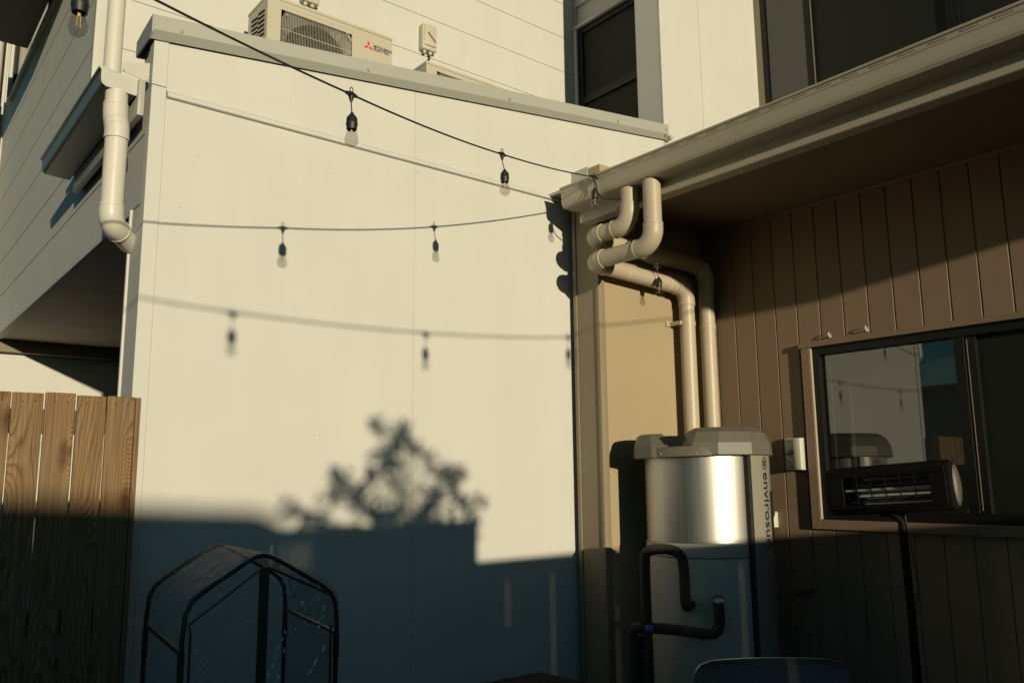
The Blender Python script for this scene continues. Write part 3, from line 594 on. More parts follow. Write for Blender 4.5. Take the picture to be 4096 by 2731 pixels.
# ------------------------------------------------------------ timber paling fence (left)
fe = thing('paling_fence', 'weathered brown pine paling fence butting the left end of the white wall', 'fence', (-.4, 3.5, 0))
FY = 3.486; pw = .1005; pp = .1062; proto = None
for i in range(24):
    x1 = .896 - i * pp
    if proto is None:
        mb = MB().box(-pw / 2, pw / 2, -.008, .008, 0, 1.775)
        proto = mb.build('paling', WOOD, None, bevel=.0018, seg=1, origin=(0, 0, 0)); o = proto
    else: o = proto.copy(); COL.objects.link(o)
    o.parent = fe; o.location = Vector((x1 - pw / 2, FY, random.uniform(-.006, .004))) - fe.location
    o.rotation_euler = (0, random.uniform(-.0012, .0012), random.uniform(-.01, .01))
B('fence_rail', WOOD, fe, -1.7, .90, FY + .009, FY + .045, 1.625, 1.715); B('fence_rail', WOOD, fe, -1.7, .90, FY + .009, FY + .045, .9, .99); B('fence_rail', WOOD, fe, -1.7, .90, FY + .009, FY + .045, .2, .29)
B('end_batten', WOOD, fe, .8995, .9175, FY - .012, FY + .046, 0, 1.773, bevel=.002)
for i in range(6):
    x1 = .896 - i * pp
    for dx in (-.068, -.028):
        MB().tube([(x1 + dx, FY - .0075, 1.742 + random.uniform(-.004, .004)), (x1 + dx, FY - .0088, 1.742)], [.003, .0025], 8).build('nail', NAIL, fe)

# ------------------------------------------------------------ heat pump water heater
HC = Vector((3.705, 2.925, 0)); Rt = Vector((.618, -.786, 0)); Tc = Vector((-.786, -.618, 0))
hp = lambda u, w, z: HC + Rt * u + Tc * w + Vector((0, 0, z))
ht = thing('water_heater', 'round heat pump hot water cylinder with steel jacket and grey lid in the corner', 'water heater', HC)
MB().lathe([(0, 1.105), (.314, 1.105), (.314, 1.555), (0, 1.556)], HC, 96).build('steel_jacket', INOX, ht, smooth=True)
MB().lathe([(0, 1.035), (.320, 1.035), (.320, 1.098), (.317, 1.104), (0, 1.104)], HC, 96).build('joint_band', BAND, ht, smooth=True)
MB().lathe([(0, .06), (.312, .06), (.318, .07), (.318, 1.03), (0, 1.034)], HC, 96).build('tank', TANKW, ht, smooth=True)
MB().lathe([(0, .0), (.28, .0), (.28, .059), (0, .0595)], HC, 48).build('base', BLK, ht)
def lobe(poly, zs):                                # rings of scaled polygon (u,w); zs = [(z, scale)]
    cx = sum(p[0] for p in poly) / len(poly); cy = sum(p[1] for p in poly) / len(poly); mb = MB(); rings = []
    for z, s, off in zs: rings.append([mb.bm.verts.new(hp(cx + (p[0] - cx) * s, cy + (p[1] - cy) * s, z + off * (p[0] - cx))) for p in poly])
    n_ = len(poly)
    for a, b in zip(rings[:-1], rings[1:]):
        for i in range(n_): mb.bm.faces.new((a[i], a[(i + 1) % n_], b[(i + 1) % n_], b[i]))
    mb.bm.faces.new(rings[0][::-1]); mb.bm.faces.new(rings[-1]); return mb
def circ(u0, u1, r, n=22):
    pts = []
    for i in range(n):
        a = i * math.tau / n; u, w = r * math.cos(a), r * math.sin(a); pts.append((min(max(u, u0), u1), w))
    out = []
    for q in pts:
        if not out or (Vector(q) - Vector(out[-1])).length > 1e-4: out.append(q)
    return out
oct_ = [(.375 * math.cos(R(a)), .36 * math.sin(R(a))) for a in (-22, 12, 42, 65, 100, 128, 160, 200, 235, 270, 305)]
cut = lambda u0, u1, P_: [(min(max(u, u0), u1), w) for u, w in P_]
lobe([(-.115, .28), (-.05, .352), (.08, .362), (.25, .29), (.345, .15), (.372, -.02), (.33, -.2), (.2, -.32), (-.115, -.33)][::-1], [(1.548, 1, 0), (1.612, .975, 0), (1.668, .86, 0), (1.694, .68, 0)]).build('lid', LID, ht, bevel=.004, seg=1)
lobe([(-.372, .05), (-.345, .18), (-.26, .285), (-.17, .30), (-.165, -.30), (-.28, -.25), (-.36, -.1)][::-1], [(1.538, 1, 0), (1.60, .97, 0), (1.655, .80, 0), (1.668, .66, 0)]).build('lid', LID, ht, bevel=.004, seg=1)
def lbox(u0, u1, w0, w1, z0, z1): return [hp(u0, w0, z0), hp(u1, w0, z0), hp(u1, w1, z0), hp(u0, w1, z0), hp(u0, w0, z1), hp(u1, w0, z1), hp(u1, w1, z1), hp(u0, w1, z1)]
MB().hexa(lbox(-.19, -.09, -.26, .285, 1.557, 1.652)).build('fan_opening', ACD, ht)
MB().hexa(lbox(-.17, -.11, .24, .300, 1.57, 1.592)).build('lid_deck', LID, ht)
lip = [(-.325, 1.538), (-.33, 1.565), (-.30, 1.592), (.0, 1.600), (.035, 1.585), (.045, 1.546)]
lp = MB(); n_ = 14
def lipr(u, z, r): return hp(u, math.sqrt(max(r * r - u * u, 0)), z)
us = [-.325 + .37 * i / n_ for i in range(n_ + 1)]
top = lambda u: 1.562 + .028 * min(1, (u + .325) / .03) if u < -.295 else (1.590 + .006 * (u + .3) / .3 if u < .01 else 1.592 - .03 * (u - .01) / .035)
fr_ = [(lp.bm.verts.new(lipr(u, 1.540 + .006 * (u + .3) / .3, .371)), lp.bm.verts.new(lipr(u, top(u), .368)), lp.bm.verts.new(lipr(u, top(u) + .004, .340)), lp.bm.verts.new(lipr(u, 1.541, .330))) for u in us]
for a, b in zip(fr_[:-1], fr_[1:]):
    for i in range(4): lp.bm.faces.new((a[i], a[(i + 1) % 4], b[(i + 1) % 4], b[i]))
lp.bm.faces.new(fr_[0]); lp.bm.faces.new(fr_[-1][::-1])
lipo = lp.build('lid_lip', LID, ht, smooth=True)
for u in (-.30, -.21, -.03):
    q = lipr(u, 1.558, .3705); MB().tube([q, q + Tc * .004], [.006, .004], 8).build('screw', SCREW, lipo)
# control panel on the right side: arc segment
angT = math.atan2(Tc.y, Tc.x)
def aseg(r0, r1, d0, d1, z0, z1, n=10):
    mb = MB(); P0 = []
    for i in range(n + 1):
        a = angT + R(d0 + (d1 - d0) * i / n); c_, s_ = math.cos(a), math.sin(a)
        P0.append([mb.bm.verts.new(HC + Vector((r * c_, r * s_, z))) for r, z in ((r0, z0), (r1, z0), (r1, z1), (r0, z1))])
    for a, b in zip(P0[:-1], P0[1:]):
        for i in range(4): mb.bm.faces.new((a[i], a[(i + 1) % 4], b[(i + 1) % 4], b[i]))
    mb.bm.faces.new(P0[0]); mb.bm.faces.new(P0[-1][::-1]); return mb
# angle grows counter-clockwise; camera right is +Rt -> check sign
sg = 1 if Vector((math.cos(angT + .3), math.sin(angT + .3), 0)).dot(Rt) > 0 else -1
aseg(.30, .345, sg * 40.8, sg * 43.5, .06, 1.547).build('panel_edge', BLK, ht, smooth=True)
pnl = aseg(.30, .350, sg * 43.6, sg * 84, .06, 1.547).build('side_panel', PANELG, ht, smooth=True)
aseg(.351, .356, sg * 74, sg * 86, 1.10, 1.36).build('panel_handle', BLK, pnl)
q = hp(.324, .115, 1.318); MB().tube([q - Vector((0, 0, .006)), q + Vector((0, 0, .0))], .003, 8).build('screw', SCREW, pnl)
aL = angT + sg * R(60); er = Vector((math.cos(aL), math.sin(aL), 0)); et = Vector((-math.sin(aL), math.cos(aL), 0)) * sg
lt = text('lettering', 'envirosun', INK, pnl, HC + er * .3515 + et * (-.0) + Vector((0, 0, 1.462)), (0, 0, -1), et, .095, sx=1.0, bold=.0012, spacing=1.02)
for v in lt.data.vertices:                         # wrap the lettering round the curved panel
    w_ = v.co + wloc(lt); d = w_ - HC; t_ = d.dot(et); a = t_ / .351; z_ = w_.z
    rr = .3512 + max(0, (d.dot(er) - .3515)); pos = HC + er * (rr * math.cos(a)) + et * (rr * math.sin(a)); v.co = Vector((pos.x, pos.y, z_)) - wloc(lt)
lr = MB()
def pw_(t_, z, rr=.3514): a = t_ / .351; return HC + er * (rr * math.cos(a)) + et * (rr * math.sin(a)) + Vector((0, 0, z))
cz_, ct = 1.505, .024
for k in range(32):
    a0, a1 = k * math.tau / 32, (k + 1) * math.tau / 32
    lr.poly([pw_(ct + .029 * math.cos(a0), cz_ + .034 * math.sin(a0)), pw_(ct + .029 * math.cos(a1), cz_ + .034 * math.sin(a1)), pw_(ct + .023 * math.cos(a1), cz_ + .028 * math.sin(a1)), pw_(ct + .023 * math.cos(a0), cz_ + .028 * math.sin(a0))])
lr.poly([pw_(ct - .015, cz_ - .006), pw_(ct + .002, cz_ - .020), pw_(ct + .014, cz_ - .008), pw_(ct + .001, cz_ - .002), pw_(ct + .016, cz_ + .008), pw_(ct + .006, cz_ + .019), pw_(ct - .011, cz_ + .012)])
lr.build('logo', INK, pnl)
def hpipe(pts, r=.026): return MB().tube(bez(pts, 6), r, 16).build('lagged_pipe', LAG, ht, smooth=True)
hpipe([hp(-.305, .40, 0), hp(-.305, .40, .6), hp(-.305, .40, 1.0), hp(-.29, .40, 1.07), hp(-.235, .40, 1.085), hp(-.165, .40, 1.08), hp(-.125, .40, 1.05), hp(-.115, .40, .98), hp(-.112, .40, .83), hp(-.10, .37, .81), hp(-.09, .32, .81)])
hpipe([hp(.045, .31, .835), hp(.045, .37, .835), hp(.045, .40, .80), hp(.045, .40, .74), hp(.03, .40, .70), hp(-.02, .40, .685), hp(-.18, .40, .70), hp(-.34, .40, .705), hp(-.37, .40, .69), hp(-.375, .40, .60), hp(-.37, .40, 0)])
hpipe([hp(-.33, .36, 0), hp(-.33, .36, .4), hp(-.33, .36, .66)], .035)
for u in (-.09, .045):
    MB().tube([hp(u, .318, .833 if u > 0 else .812), hp(u, .328, .833 if u > 0 else .812)], .042, 24).build('pipe_escutcheon', TANKW, ht, smooth=True)
MB().tube([hp(.045, .38, .836), hp(.045, .425, .836), hp(.045, .43, .836)], [.026, .026, .018], 16).build('valve', BRASS, ht, smooth=True)
MB().tube([hp(-.31, .43, .705), hp(-.27, .43, .705)], .020, 12).build('valve_handle', mat('blue_valve', (.03, .08, .25), .4), ht, smooth=True)

# isolator + little box on the grooved wall
iv = thing('isolator_switch', 'white angular isolator switch on the grooved beige wall beside the window', 'switch', (XV, 2.735, 1.47))
MB().box(XV - .022, XV - .0005, 2.675, 2.80, 1.470, 1.655).build('switch_base', ISOW, iv, smooth=True, bevel=.004)
MB().box(XV - .062, XV - .0225, 2.675, 2.722, 1.472, 1.653).build('switch_body', ISOW, iv, smooth=True, bevel=.005)
MB().hexa([(XV - .026, 2.795, 1.556), (XV - .05, 2.725, 1.59), (XV - .023, 2.725, 1.592), (XV - .0228, 2.795, 1.556), (XV - .03, 2.795, 1.566), (XV - .055, 2.725, 1.61), (XV - .023, 2.725, 1.612), (XV - .0228, 2.795, 1.566)]).build('switch_knob', ISOW, iv)
MB().hexa([(XV - .03, 2.79, 1.545), (XV - .055, 2.725, 1.50), (XV - .023, 2.725, 1.50), (XV - .0228, 2.79, 1.545), (XV - .03, 2.79, 1.555), (XV - .055, 2.725, 1.53), (XV - .023, 2.725, 1.53), (XV - .0228, 2.79, 1.555)]).build('switch_knob', ISOW, iv)
for z in (1.49, 1.635): screw(XV - .0222, 2.765, z, iv, .004, 'x')
sb = MB().box(XV - .05, XV - .0005, 2.885, 2.945, 1.142, 1.232).build('junction_box', ISOW, bevel=.005, smooth=True); tag(sb, 'small white junction box on the beige wall right of the water heater', 'box')
tp = MB().tube([(XV - .0, 2.70, .80), (XV - .10, 2.70, .80), (XV - .13, 2.70, .80)], .018, 12).build('wall_tap', BRASS, smooth=True); tag(tp, 'metal outlet pipe stub low on the shaded beige wall', 'tap')

# ------------------------------------------------------------ infrared patio heater
KH = 1.16                                           # the heater stands well back, close to the window
def kv(x, y, z): return Vector((x * KH, y * KH, 1.45 + (z - 1.45) * KH))
ph = thing('patio_heater', 'black infrared patio heater on a pole in front of the kitchen window', 'heater', (3.99, 1.97, 0))
rot = Matrix.Rotation(R(-3.6), 4, 'X')
HCn = Vector((3.42, 1.735, 1.385))
def hl(x, y, z): return kv(*(HCn + (rot @ Vector((x, y, z)))))
def prof_ring(y, s=1.0):
    pts = [(-.05, -.088), (-.058, -.06), (-.058, .06), (-.05, .088), (-.02, .10), (.03, .085), (.055, .03), (.05, -.04), (.02, -.085), (-.02, -.10)]
    return [hl(a * s, y, b * s) for a, b in pts]
sh = MB(); L2 = .262
rs = [prof_ring(-L2, .93), prof_ring(-L2 + .012), prof_ring(L2 - .012), prof_ring(L2, .93)]
vr = [[sh.bm.verts.new(p) for p in r_] for r_ in rs]
for a, b in zip(vr[:-1], vr[1:]):
    for i in range(len(a)):
        if a is vr[1] and i == 1: continue         # open front
        sh.bm.faces.new((a[i], a[(i + 1) % len(a)], b[(i + 1) % len(b)], b[i]))
sh.bm.faces.new(vr[0][::-1]); sh.bm.faces.new(vr[-1]); sh.build('housing', HEATM, ph, smooth=True)
# bezel round the opening
bz = MB()
for (y0, y1, z0, z1) in ((-L2 + .01, L2 - .01, .052, .072), (-L2 + .01, L2 - .01, -.074, -.066), (L2 - .085, L2 - .01, -.066, .052), (-L2 + .01, -L2 + .07, -.066, .052)):
    bz.hexa([hl(-.066, y0, z0), hl(-.054, y0, z0), hl(-.054, y1, z0), hl(-.066, y1, z0), hl(-.066, y0, z1), hl(-.054, y0, z1), hl(-.054, y1, z1), hl(-.066, y1, z1)])
bz.build('bezel', HEATM, ph, bevel=.002)
rf = MB(); pr = [(-.050, .052), (-.025, .048), (-.005, .030), (.004, .0), (-.005, -.030), (-.025, -.052), (-.050, -.066)]
for a, b in zip(pr[:-1], pr[1:]): rf.poly([hl(a[0], -L2 + .07, a[1]), hl(a[0], L2 - .085, a[1]), hl(b[0], L2 - .085, b[1]), hl(b[0], -L2 + .07, b[1])])
rf.build('reflector', STEEL, ph, smooth=True)
MB().tube([hl(-.022, -L2 + .06, .0), hl(-.022, L2 - .075, .0)], .006, 12).build('heating_tube', mat('quartz_tube', (.3, .3, .3), .15), ph, smooth=True)
for k in range(5):
    z = .036 - .022 * k; MB().tube([hl(-.0605, -L2 + .06, z), hl(-.0605, L2 - .075, z)], .0022, 6).build('guard_wire', HEATM, ph, smooth=True)
for k in range(5):
    y = L2 - .085 - (2 * L2 - .155) * (k + 1) / 6; MB().tube([hl(-.062, y, .056), hl(-.062, y, -.07)], .0028, 6).build('guard_wire', HEATM, ph, smooth=True)
# convex oval end plate, catching the sun
ec = MB(); rings = []
for s, off in ((1, 0), (.9, .010), (.6, .022), (.25, .028)):
    rings.append([ec.bm.verts.new(hl(.006 + .030 * s * math.cos(a), -L2 - .001 - off * .45, .082 * s * math.sin(a))) for a in [i * math.tau / 24 for i in range(24)]])
for a, b in zip(rings[:-1], rings[1:]):
    for i in range(24): ec.bm.faces.new((a[i], a[(i + 1) % 24], b[(i + 1) % 24], b[i]))
ec.bm.faces.new(rings[0][::-1]); ec.bm.faces.new(rings[-1]); ec.build('end_plate', ENDC, ph, smooth=True)
MB().tube([hl(.01, .02, -.095), kv(3.43, 1.705, 1.25), kv(3.435, 1.70, .9), kv(3.44, 1.70, .25)], [.02, .019, .019, .022], 16).build('pole', HEATM, ph, smooth=True)
MB().tube([hl(.01, -.045, -.10), hl(.01, .06, -.10)], .014, 12).build('mounting_bracket', HEATM, ph, smooth=True)
MB().lathe([(0, 0), (.22, 0), (.22, .012), (.05, .035), (0, .035)], (3.99, 1.972, 0), 32).build('base', HEATM, ph, smooth=True)
MB().tube(bez([hl(.04, -.02, -.09), kv(3.46, 1.69, 1.15), kv(3.42, 1.66, 1.0), kv(3.40, 1.665, .9), kv(3.43, 1.69, .75), kv(3.41, 1.70, .62), kv(3.38, 1.75, .5), (3.95, 2.1, .02)], 6), .004, 8).build('power_cord', BLK, ph, smooth=True)

# ------------------------------------------------------------ chair
ch = thing('plastic_chair', 'blue grey moulded plastic chair, only its rounded back showing at the bottom edge', 'chair', (2.25, 1.45, 0))
cx, cy = 2.335, 1.625; ux = Vector((.786, -.618, 0)).normalized() ; bk = Vector((-.618, -.786, 0)).normalized()   # ux along the back, bk toward viewer
def cp_(u, w, z): return Vector((cx, cy, 0)) + ux * u + bk * w + Vector((0, 0, z))
mb = MB(); nU, nZ = 24, 40; grid = []
for j in range(nZ + 1):
    row = []
    for i in range(nU + 1):
        a = -1 + 2 * i / nU; t = j / nZ; z = .44 + .44 * t
        wid = .245 - .012 * (1 - t)
        if t > .86: wid -= .062 * (1 - math.sqrt(max(0, 1 - ((t - .86) / .14) ** 2)))
        row.append((a * wid, .03 * a * a + .05 * (1 - t), z))
    grid.append(row)
F = [[mb.bm.verts.new(cp_(u, w, z)) for u, w, z in r_] for r_ in grid]; G = [[mb.bm.verts.new(cp_(u, w - .014, z)) for u, w, z in r_] for r_ in grid]
for j in range(nZ):
    for i in range(nU):
        mb.bm.faces.new((F[j][i], F[j][i + 1], F[j + 1][i + 1], F[j + 1][i])); mb.bm.faces.new((G[j][i + 1], G[j][i], G[j + 1][i], G[j + 1][i + 1]))
for i in range(nU): mb.bm.faces.new((F[nZ][i], F[nZ][i + 1], G[nZ][i + 1], G[nZ][i])); mb.bm.faces.new((F[0][i + 1], F[0][i], G[0][i], G[0][i + 1]))
for j in range(nZ): mb.bm.faces.new((F[j + 1][0], F[j][0], G[j][0], G[j + 1][0])); mb.bm.faces.new((F[j][nU], F[j + 1][nU], G[j + 1][nU], G[j][nU]))
mb.build('backrest', CHAIRM, ch, smooth=True)
def obx(u0, u1, w0, w1, z0, z1): return [cp_(u0, w0, z0), cp_(u1, w0, z0), cp_(u1, w1, z0), cp_(u0, w1, z0), cp_(u0, w0, z1), cp_(u1, w0, z1), cp_(u1, w1, z1), cp_(u0, w1, z1)]
MB().hexa(obx(-.23, .23, -.42, .08, .41, .44)).build('seat', CHAIRM, ch, bevel=.012, smooth=True)
for u in (-.2, .2):
    for w in (-.38, .05): MB().tube([cp_(u, w, .41), cp_(u * 1.1, w * 1.05, 0)], [.022, .016], 12).build('leg', CHAIRM, ch, smooth=True)

# ------------------------------------------------------------ black table whose corner just shows
tb = thing('garden_table', 'black table, only the far corner of its top visible at the bottom edge', 'table', (1.75, 2.1, 0))
c = Vector((2.125, 2.475, .732)); e1 = Vector((-1, .03, 0)); e2 = Vector((.06, -1, 0))
def tbx(s0, t0, s1, t1, z0, z1): q = lambda s, t, z: Vector((c.x, c.y, 0)) + e1 * s + e2 * t + Vector((0, 0, z)); return [q(s0, t0, z0), q(s1, t0, z0), q(s1, t1, z0), q(s0, t1, z0), q(s0, t0, z1), q(s1, t0, z1), q(s1, t1, z1), q(s0, t1, z1)]
MB().hexa(tbx(0, 0, .8, .8, .705, .732)).build('tabletop', TABLEM, tb, bevel=.01, smooth=True)
for s in (.05, .7):
    for t in (.05, .7): MB().hexa(tbx(s, t, s + .04, t + .04, 0, .704)).build('leg', TABLEM, tb)

# ------------------------------------------------------------ small pop-up greenhouse
gh = thing('mini_greenhouse', 'small pop-up greenhouse with dark tube frame and clear crinkled plastic cover, against the shaded wall', 'greenhouse', (1.05, 2.75, 0))
YF, YK = 2.50, 2.96; gx0, gx1 = .808, 1.290; ex = .04
def gable(y, dx=0):
    a, b, m_ = gx0 + dx, gx1 + dx, (gx0 + gx1) / 2 + dx - .012
    pts = [(a + .0, y, 0), (a, y, 1.0)]; pts += [(a + .006, y, 1.07), (a + .022, y, 1.105), (a + .055, y, 1.13)]
    pts += [(m_ - .05, y, 1.205), (m_ - .02, y, 1.219), (m_ + .0, y, 1.222), (m_ + .02, y, 1.219), (m_ + .05, y, 1.205)]
    pts += [(b - .055, y, 1.118), (b - .022, y, 1.092), (b - .006, y, 1.06), (b, y, 1.0), (b, y, 0)]
    return pts
gf, gk = gable(YF), gable(YK, .03)
MB().tube(gf, .0075, 10).build('frame_hoop', GHF, gh, smooth=True); MB().tube(gk, .0075, 10).build('frame_hoop', GHF, gh, smooth=True)
for i in (1, 13):
    for z in (.985, .66, .33): MB().tube([(gf[i][0], YF, z - .02), (gk[i][0], YK, z)], .007, 8).build('frame_bar', GHF, gh, smooth=True)
for z in (.66, .33):
    MB().tube([(gf[1][0], YF, z), (gf[13][0], YF, z)], .006, 8).build('frame_bar', GHF, gh, smooth=True)
for (y, z) in ((YF, .93), (YK, .93)):
    for x in (gf[1][0] + (0 if y == YF else .03), gf[13][0] + (0 if y == YF else .03)): MB().tube([(x, y, z - .04), (x, y, z + .04)], .0095, 10).build('tube_joint', GHF, gh, smooth=True)
def sheet(ptsA, ptsB, nn=16, amp=.004):
    mb = MB(); rows_ = []
    for k in range(nn + 1):
        t = k / nn; rows_.append([mb.bm.verts.new(Vector(a).lerp(Vector(b), t) + Vector((random.uniform(-amp, amp), 0, random.uniform(-amp, amp)))) for a, b in zip(ptsA, ptsB)])
    for a, b in zip(rows_[:-1], rows_[1:]):
        for i in range(len(a) - 1): mb.bm.faces.new((a[i], a[i + 1], b[i + 1], b[i]))
    return mb
o_ = lambda P_, s: [((x - 1.05) * s + 1.05, y, z if z == 0 else z + .006) for x, y, z in P_]
def dens(P_):
    out = []
    for a, b in zip(P_[:-1], P_[1:]):
        k_ = max(1, int((Vector(b) - Vector(a)).length / .05))
        for i in range(k_): out.append(Vector(a).lerp(Vector(b), i / k_))
    out.append(Vector(P_[-1])); return out
sheet(dens(o_(gf, 1.03)), dens(o_(gk, 1.03))).build('plastic_cover', FILM, gh, smooth=True)
# front sheet, gathered and crinkled
mb = MB(); nx, nz = 34, 60; top_ = lambda x: 1.222 - abs(x - 1.037) * .42 - (.03 * max(0, abs(x - 1.045) - .2) / .05 if abs(x - 1.045) > .2 else 0)
V = []
for i in range(nx + 1):
    x = gx0 + .004 + (gx1 - gx0 - .008) * i / nx; h = min(top_(x), 1.215)
    V.append([mb.bm.verts.new((x, YF - .010 + random.uniform(-.0022, .0022) + .004 * math.sin(x * 60 + k * .35), h * k / nz)) for k in range(nz + 1)])
for i in range(nx):
    for k in range(nz): mb.bm.faces.new((V[i][k], V[i + 1][k], V[i + 1][k + 1], V[i][k + 1]))
mb.build('plastic_front', FILM, gh, smooth=False)
cz = MB()                                            # pale slivers painted in for the glints along folds of the film
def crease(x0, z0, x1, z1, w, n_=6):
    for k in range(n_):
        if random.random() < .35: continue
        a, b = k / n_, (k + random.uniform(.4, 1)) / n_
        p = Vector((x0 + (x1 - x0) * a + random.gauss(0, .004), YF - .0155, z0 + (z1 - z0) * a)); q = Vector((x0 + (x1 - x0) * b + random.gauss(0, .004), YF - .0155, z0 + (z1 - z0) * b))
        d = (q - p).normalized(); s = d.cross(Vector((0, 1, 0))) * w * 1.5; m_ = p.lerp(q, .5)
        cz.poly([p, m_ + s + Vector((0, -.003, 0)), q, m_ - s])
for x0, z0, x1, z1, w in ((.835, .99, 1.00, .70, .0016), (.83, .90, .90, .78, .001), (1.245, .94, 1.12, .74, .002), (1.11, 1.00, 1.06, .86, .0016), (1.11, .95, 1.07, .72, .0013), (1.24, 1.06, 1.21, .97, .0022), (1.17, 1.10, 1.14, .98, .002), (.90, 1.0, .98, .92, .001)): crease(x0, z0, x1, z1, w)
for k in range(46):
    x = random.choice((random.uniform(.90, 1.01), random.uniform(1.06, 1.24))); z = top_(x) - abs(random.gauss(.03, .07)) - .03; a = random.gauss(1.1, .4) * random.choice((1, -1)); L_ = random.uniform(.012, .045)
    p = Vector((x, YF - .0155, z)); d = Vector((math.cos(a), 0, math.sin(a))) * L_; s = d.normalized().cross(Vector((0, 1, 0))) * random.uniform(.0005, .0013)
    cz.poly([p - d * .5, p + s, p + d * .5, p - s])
co = cz.build('crease_glint', CREASE, gh); co['kind'] = 'stuff'
B('zip_band', GHF, gh, 1.022, 1.052, YF - .020, YF - .016, 0, 1.188)
for P_ in ([(.822, YF - .017, 0), (.826, YF - .017, 1.02), (.820, YF - .017, 1.045), (1.025, YF - .017, 1.182)], [(1.05, YF - .017, 1.186), (1.255, YF - .017, 1.09)], [(1.262, YF - .017, 0), (1.262, YF - .017, 1.0)]):
    MB().tube(P_, .0035, 6).build('piping', GHF, gh)
for z in (.66, .33):
    o = MB()
    for i in range(7): o.tube([(gf[1][0] + .01, YF + .03 + i * .065, z), (gf[13][0] - .01, YF + .03 + i * .065, z)], .0025, 5)
    o.build('wire_shelf', GHF, gh)

# ------------------------------------------------------------ what stands behind the viewer and throws the shade
fb2 = thing('paling_fence', 'timber paling fence behind the viewer whose straight shadow crosses the foot of the wall', 'fence', (3.5, -1.9, 0))
S5 = 5.5; yf_ = 3.6 - S5; xs = 2.655 - .235 * S5; proto2 = None
for i in range(27):
    gap = .0046 if i % 3 == 1 else .0015
    x0 = xs + i * .1065
    if proto2 is None: proto2 = MB().box(0, .1, -.008, .008, 0, 1.600).build('paling', WOOD, None, origin=(0, 0, 0)); o = proto2
    else: o = proto2.copy(); COL.objects.link(o)
    o.parent = fb2; o.location = Vector((x0, yf_, 0)) - fb2.location
    o.scale = ((.1065 - gap) / .1, 1, 1)
B('fence_rail', WOOD, fb2, xs, xs + 2.87, yf_ - .055, yf_ - .010, 1.50, 1.59); B('fence_rail', WOOD, fb2, xs, xs + 2.87, yf_ - .055, yf_ - .010, .3, .39)
S6 = 6.5; ys = 3.6 - S6; u6 = lambda x, z: (x - .235 * S6, z + .107 * S6)
shd = thing('garden_shed', 'low garden shed behind the viewer whose square shadow falls mid wall', 'shed', (u6(2.1, 0)[0], ys - .5, 0))
xa, zt = u6(1.50, 1.228); xb, _ = u6(2.655, 0); xo1, zo1 = u6(1.735, 1.145); xo0, zo0 = u6(1.56, 1.04)
MB().box(xa, xb, ys - .04, ys, zo1 + .02, zt).box(xo1, xb, ys - .04, ys, 0, zo1 + .0195).box(xa - .4, xo1 - .001, ys - .04, ys, 0, zo0).build('shed_wall', NHW, shd)
for k in range(6):
    x = xo0 + (xo1 - xo0) * k / 6; B('window_slat', WOOD, shd, x, x + .0245, ys - .03, ys - .015, zo0 + .001, zo1 + .019)
S15 = 14.0; yn = 3.6 - S15
nb_ = thing('neighbour_house', 'neighbour house behind the viewer whose roof shadow lies on the left of the wall', 'house', (-6, yn - 3, 0))
xr = 1.47 - .235 * S15; zr = 1.315 + .107 * S15
MB().hexa([(-16, yn - .5, zr - .6), (xr, yn - .5, zr - .6), (xr, yn, zr - .5), (-16, yn, zr + .6), (-16, yn - .5, zr + .9), (xr, yn - .5, zr + .0), (xr, yn, zr - .0), (-16, yn, zr + 1.0)]).build('roof', NHR, nb_)
B('wall', NHW, nb_, -16, xr - .2, yn - .45, yn - .1, 0, zr - .6)
n2 = thing('neighbour_house', 'long shaded house beyond the left fence, seen only as a reflection in the window', 'house', (-8, 9, 0))
B('wall', NHW, n2, -10, -6, 1.5, 22, 0, 2.75)
MB().prism([(-10.4, 2.75), (-5.8, 2.75), (-5.8, 2.92), (-8, 3.1), (-10.4, 2.92)], lambda x, z: (x, 1.2, z), lambda x, z: (x, 22.4, z)).build('roof', NHR, n2)
# shrub above the shed: twigs and leaf clusters
BL = [(2.069, 1.701, .038), (2.221, 1.696, .018), (2.183, 1.634, .032), (2.14, 1.582, .024), (2.061, 1.54, .052), (2.153, 1.485, .04), (1.865, 1.478, .03), (1.831, 1.451, .02), (1.942, 1.379, .025), (1.973, 1.334, .044), (1.824, 1.364, .017), (2.108, 1.295, .04), (2.077, 1.242, .038), (2.001, 1.441, .02), (2.369, 1.532, .029), (2.457, 1.484, .03), (2.558, 1.484, .02), (2.405, 1.38, .022), (2.359, 1.333, .04), (2.371, 1.258, .055), (2.504, 1.407, .022), (2.546, 1.329, .035), (2.681, 1.32, .02), (2.613, 1.22, .032), (2.463, 1.198, .042), (2.278, 1.598, .013), (1.606, 1.319, .025), (1.685, 1.275, .027), (1.775, 1.233, .039), (2.259, 1.216, .034), (2.64, 1.14, .03)]
ST = 7.2; ut = lambda x, z, dy=0: Vector((x, 3.6, z)) - SUN * (ST + dy)
tr = thing('shrub', 'loose leafy shrub behind the viewer whose blurred shadow lies on the white wall', 'shrub', ut(2.2, 0) * 1)
tr.location.z = 0
lf = MB()
for x, z, r in BL:
    r *= 1.0; nl = max(5, int(r * 270))
    for k in range(nl):
        a = random.uniform(0, math.tau); q = r * math.sqrt(random.random()) * 1.3
        p = ut(x + q * math.cos(a), z + q * math.sin(a), random.uniform(-.15, .15))
        d = Vector((random.gauss(0, 1), random.gauss(0, .6), random.gauss(0, 1))).normalized(); s = d.cross(Vector((0, 1, .2))).normalized(); L_ = random.uniform(.03, .06)
        lf.poly([p - d * L_ * .5, p + s * L_ * .28, p + d * L_ * .5, p - s * L_ * .28])
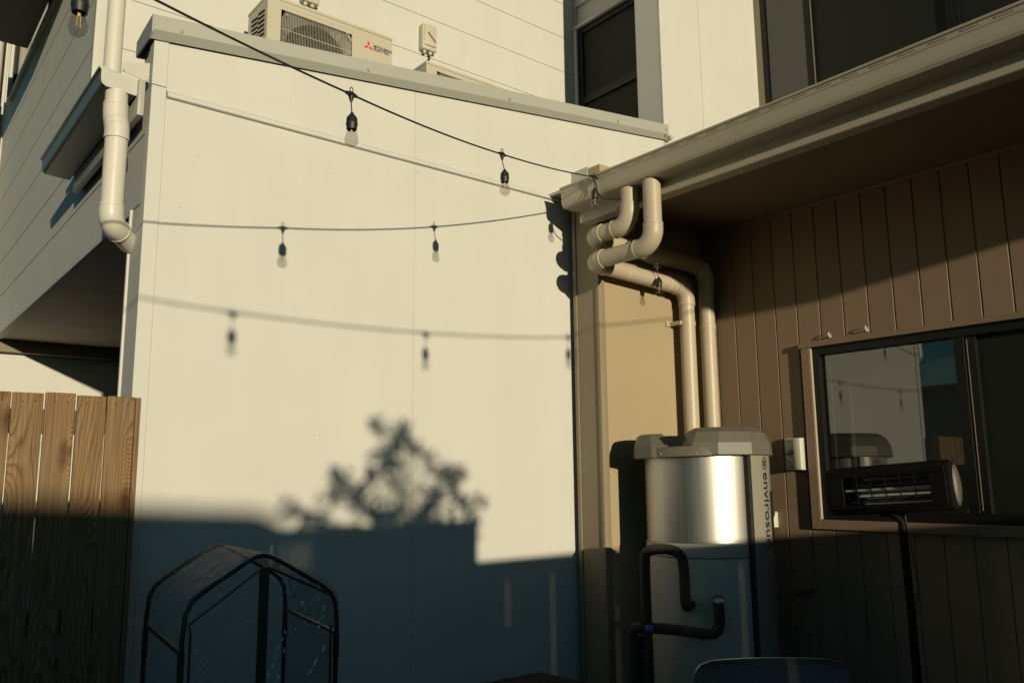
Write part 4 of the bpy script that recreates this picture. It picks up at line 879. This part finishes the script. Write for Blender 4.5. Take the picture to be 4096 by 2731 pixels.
for i_, (x, z, r) in enumerate(BL):                  # sprays filling the space between neighbouring clusters
    nb2 = sorted(BL, key=lambda q: (q[0] - x) ** 2 + (q[1] - z) ** 2)[1:4]
    for (x2, z2, r2) in nb2:
        for k in range(3):
            t_ = random.uniform(.15, .85); p = ut(x + (x2 - x) * t_ + random.gauss(0, .013), z + (z2 - z) * t_ + random.gauss(0, .013), random.uniform(-.1, .1))
            d = Vector((random.gauss(0, 1), 0, random.gauss(0, 1))).normalized(); s = d.cross(Vector((0, 1, 0))); L_ = random.uniform(.03, .06)
            lf.poly([p - d * L_ * .5, p + s * L_ * .22, p + d * L_ * .5, p - s * L_ * .22])
for x, z, r in BL:                                  # pointed leaves sticking out of each cluster
    for k in range(9):
        a = random.uniform(0, math.tau); c0 = ut(x + r * .7 * math.cos(a), z + r * .7 * math.sin(a)); c1 = ut(x + (r + .045) * math.cos(a), z + (r + .045) * math.sin(a), random.uniform(-.05, .05)); m_ = c0.lerp(c1, .45); s = (c1 - c0).normalized().cross(Vector((0, 1, 0)))
        lf.poly([c0, m_ + s * .010, c1, m_ - s * .009])
for x, z, r in BL:                                  # smaller sprays along the twigs
    for t_ in (.35, .5, .65, .8):
        xm, zm = 2.22 + (x - 2.22) * t_, 1.12 + (z - 1.12) * t_
        for k in range(3):
            p = ut(xm + random.gauss(0, .018), zm + random.gauss(0, .018), random.uniform(-.1, .1)); d = Vector((random.gauss(0, 1), 0, random.gauss(0, 1))).normalized(); s = d.cross(Vector((0, 1, 0))); L_ = random.uniform(.03, .05)
            lf.poly([p - d * L_ * .5, p + s * L_ * .25, p + d * L_ * .5, p - s * L_ * .25])
lfo = lf.build('foliage', LEAF, tr); lfo['kind'] = 'stuff'
tw = MB(); root = ut(2.22, 1.0)
for x, z, r in BL:
    mid = ut(2.22 + (x - 2.22) * .45 + random.uniform(-.03, .03), 1.12 + (z - 1.12) * .45)
    tw.tube(bez([root, mid, ut(x, z)], 5), .004, 6)
tw.build('twigs', BARK, tr); MB().tube([(root.x, root.y, 0), root], [.03, .012], 10).build('trunk', BARK, tr, smooth=True)

SC.render.engine = 'CYCLES'
SC.cycles.max_bounces = 8; SC.cycles.diffuse_bounces = 2; SC.cycles.transparent_max_bounces = 16; SC.cycles.caustics_reflective = False; SC.cycles.caustics_refractive = False
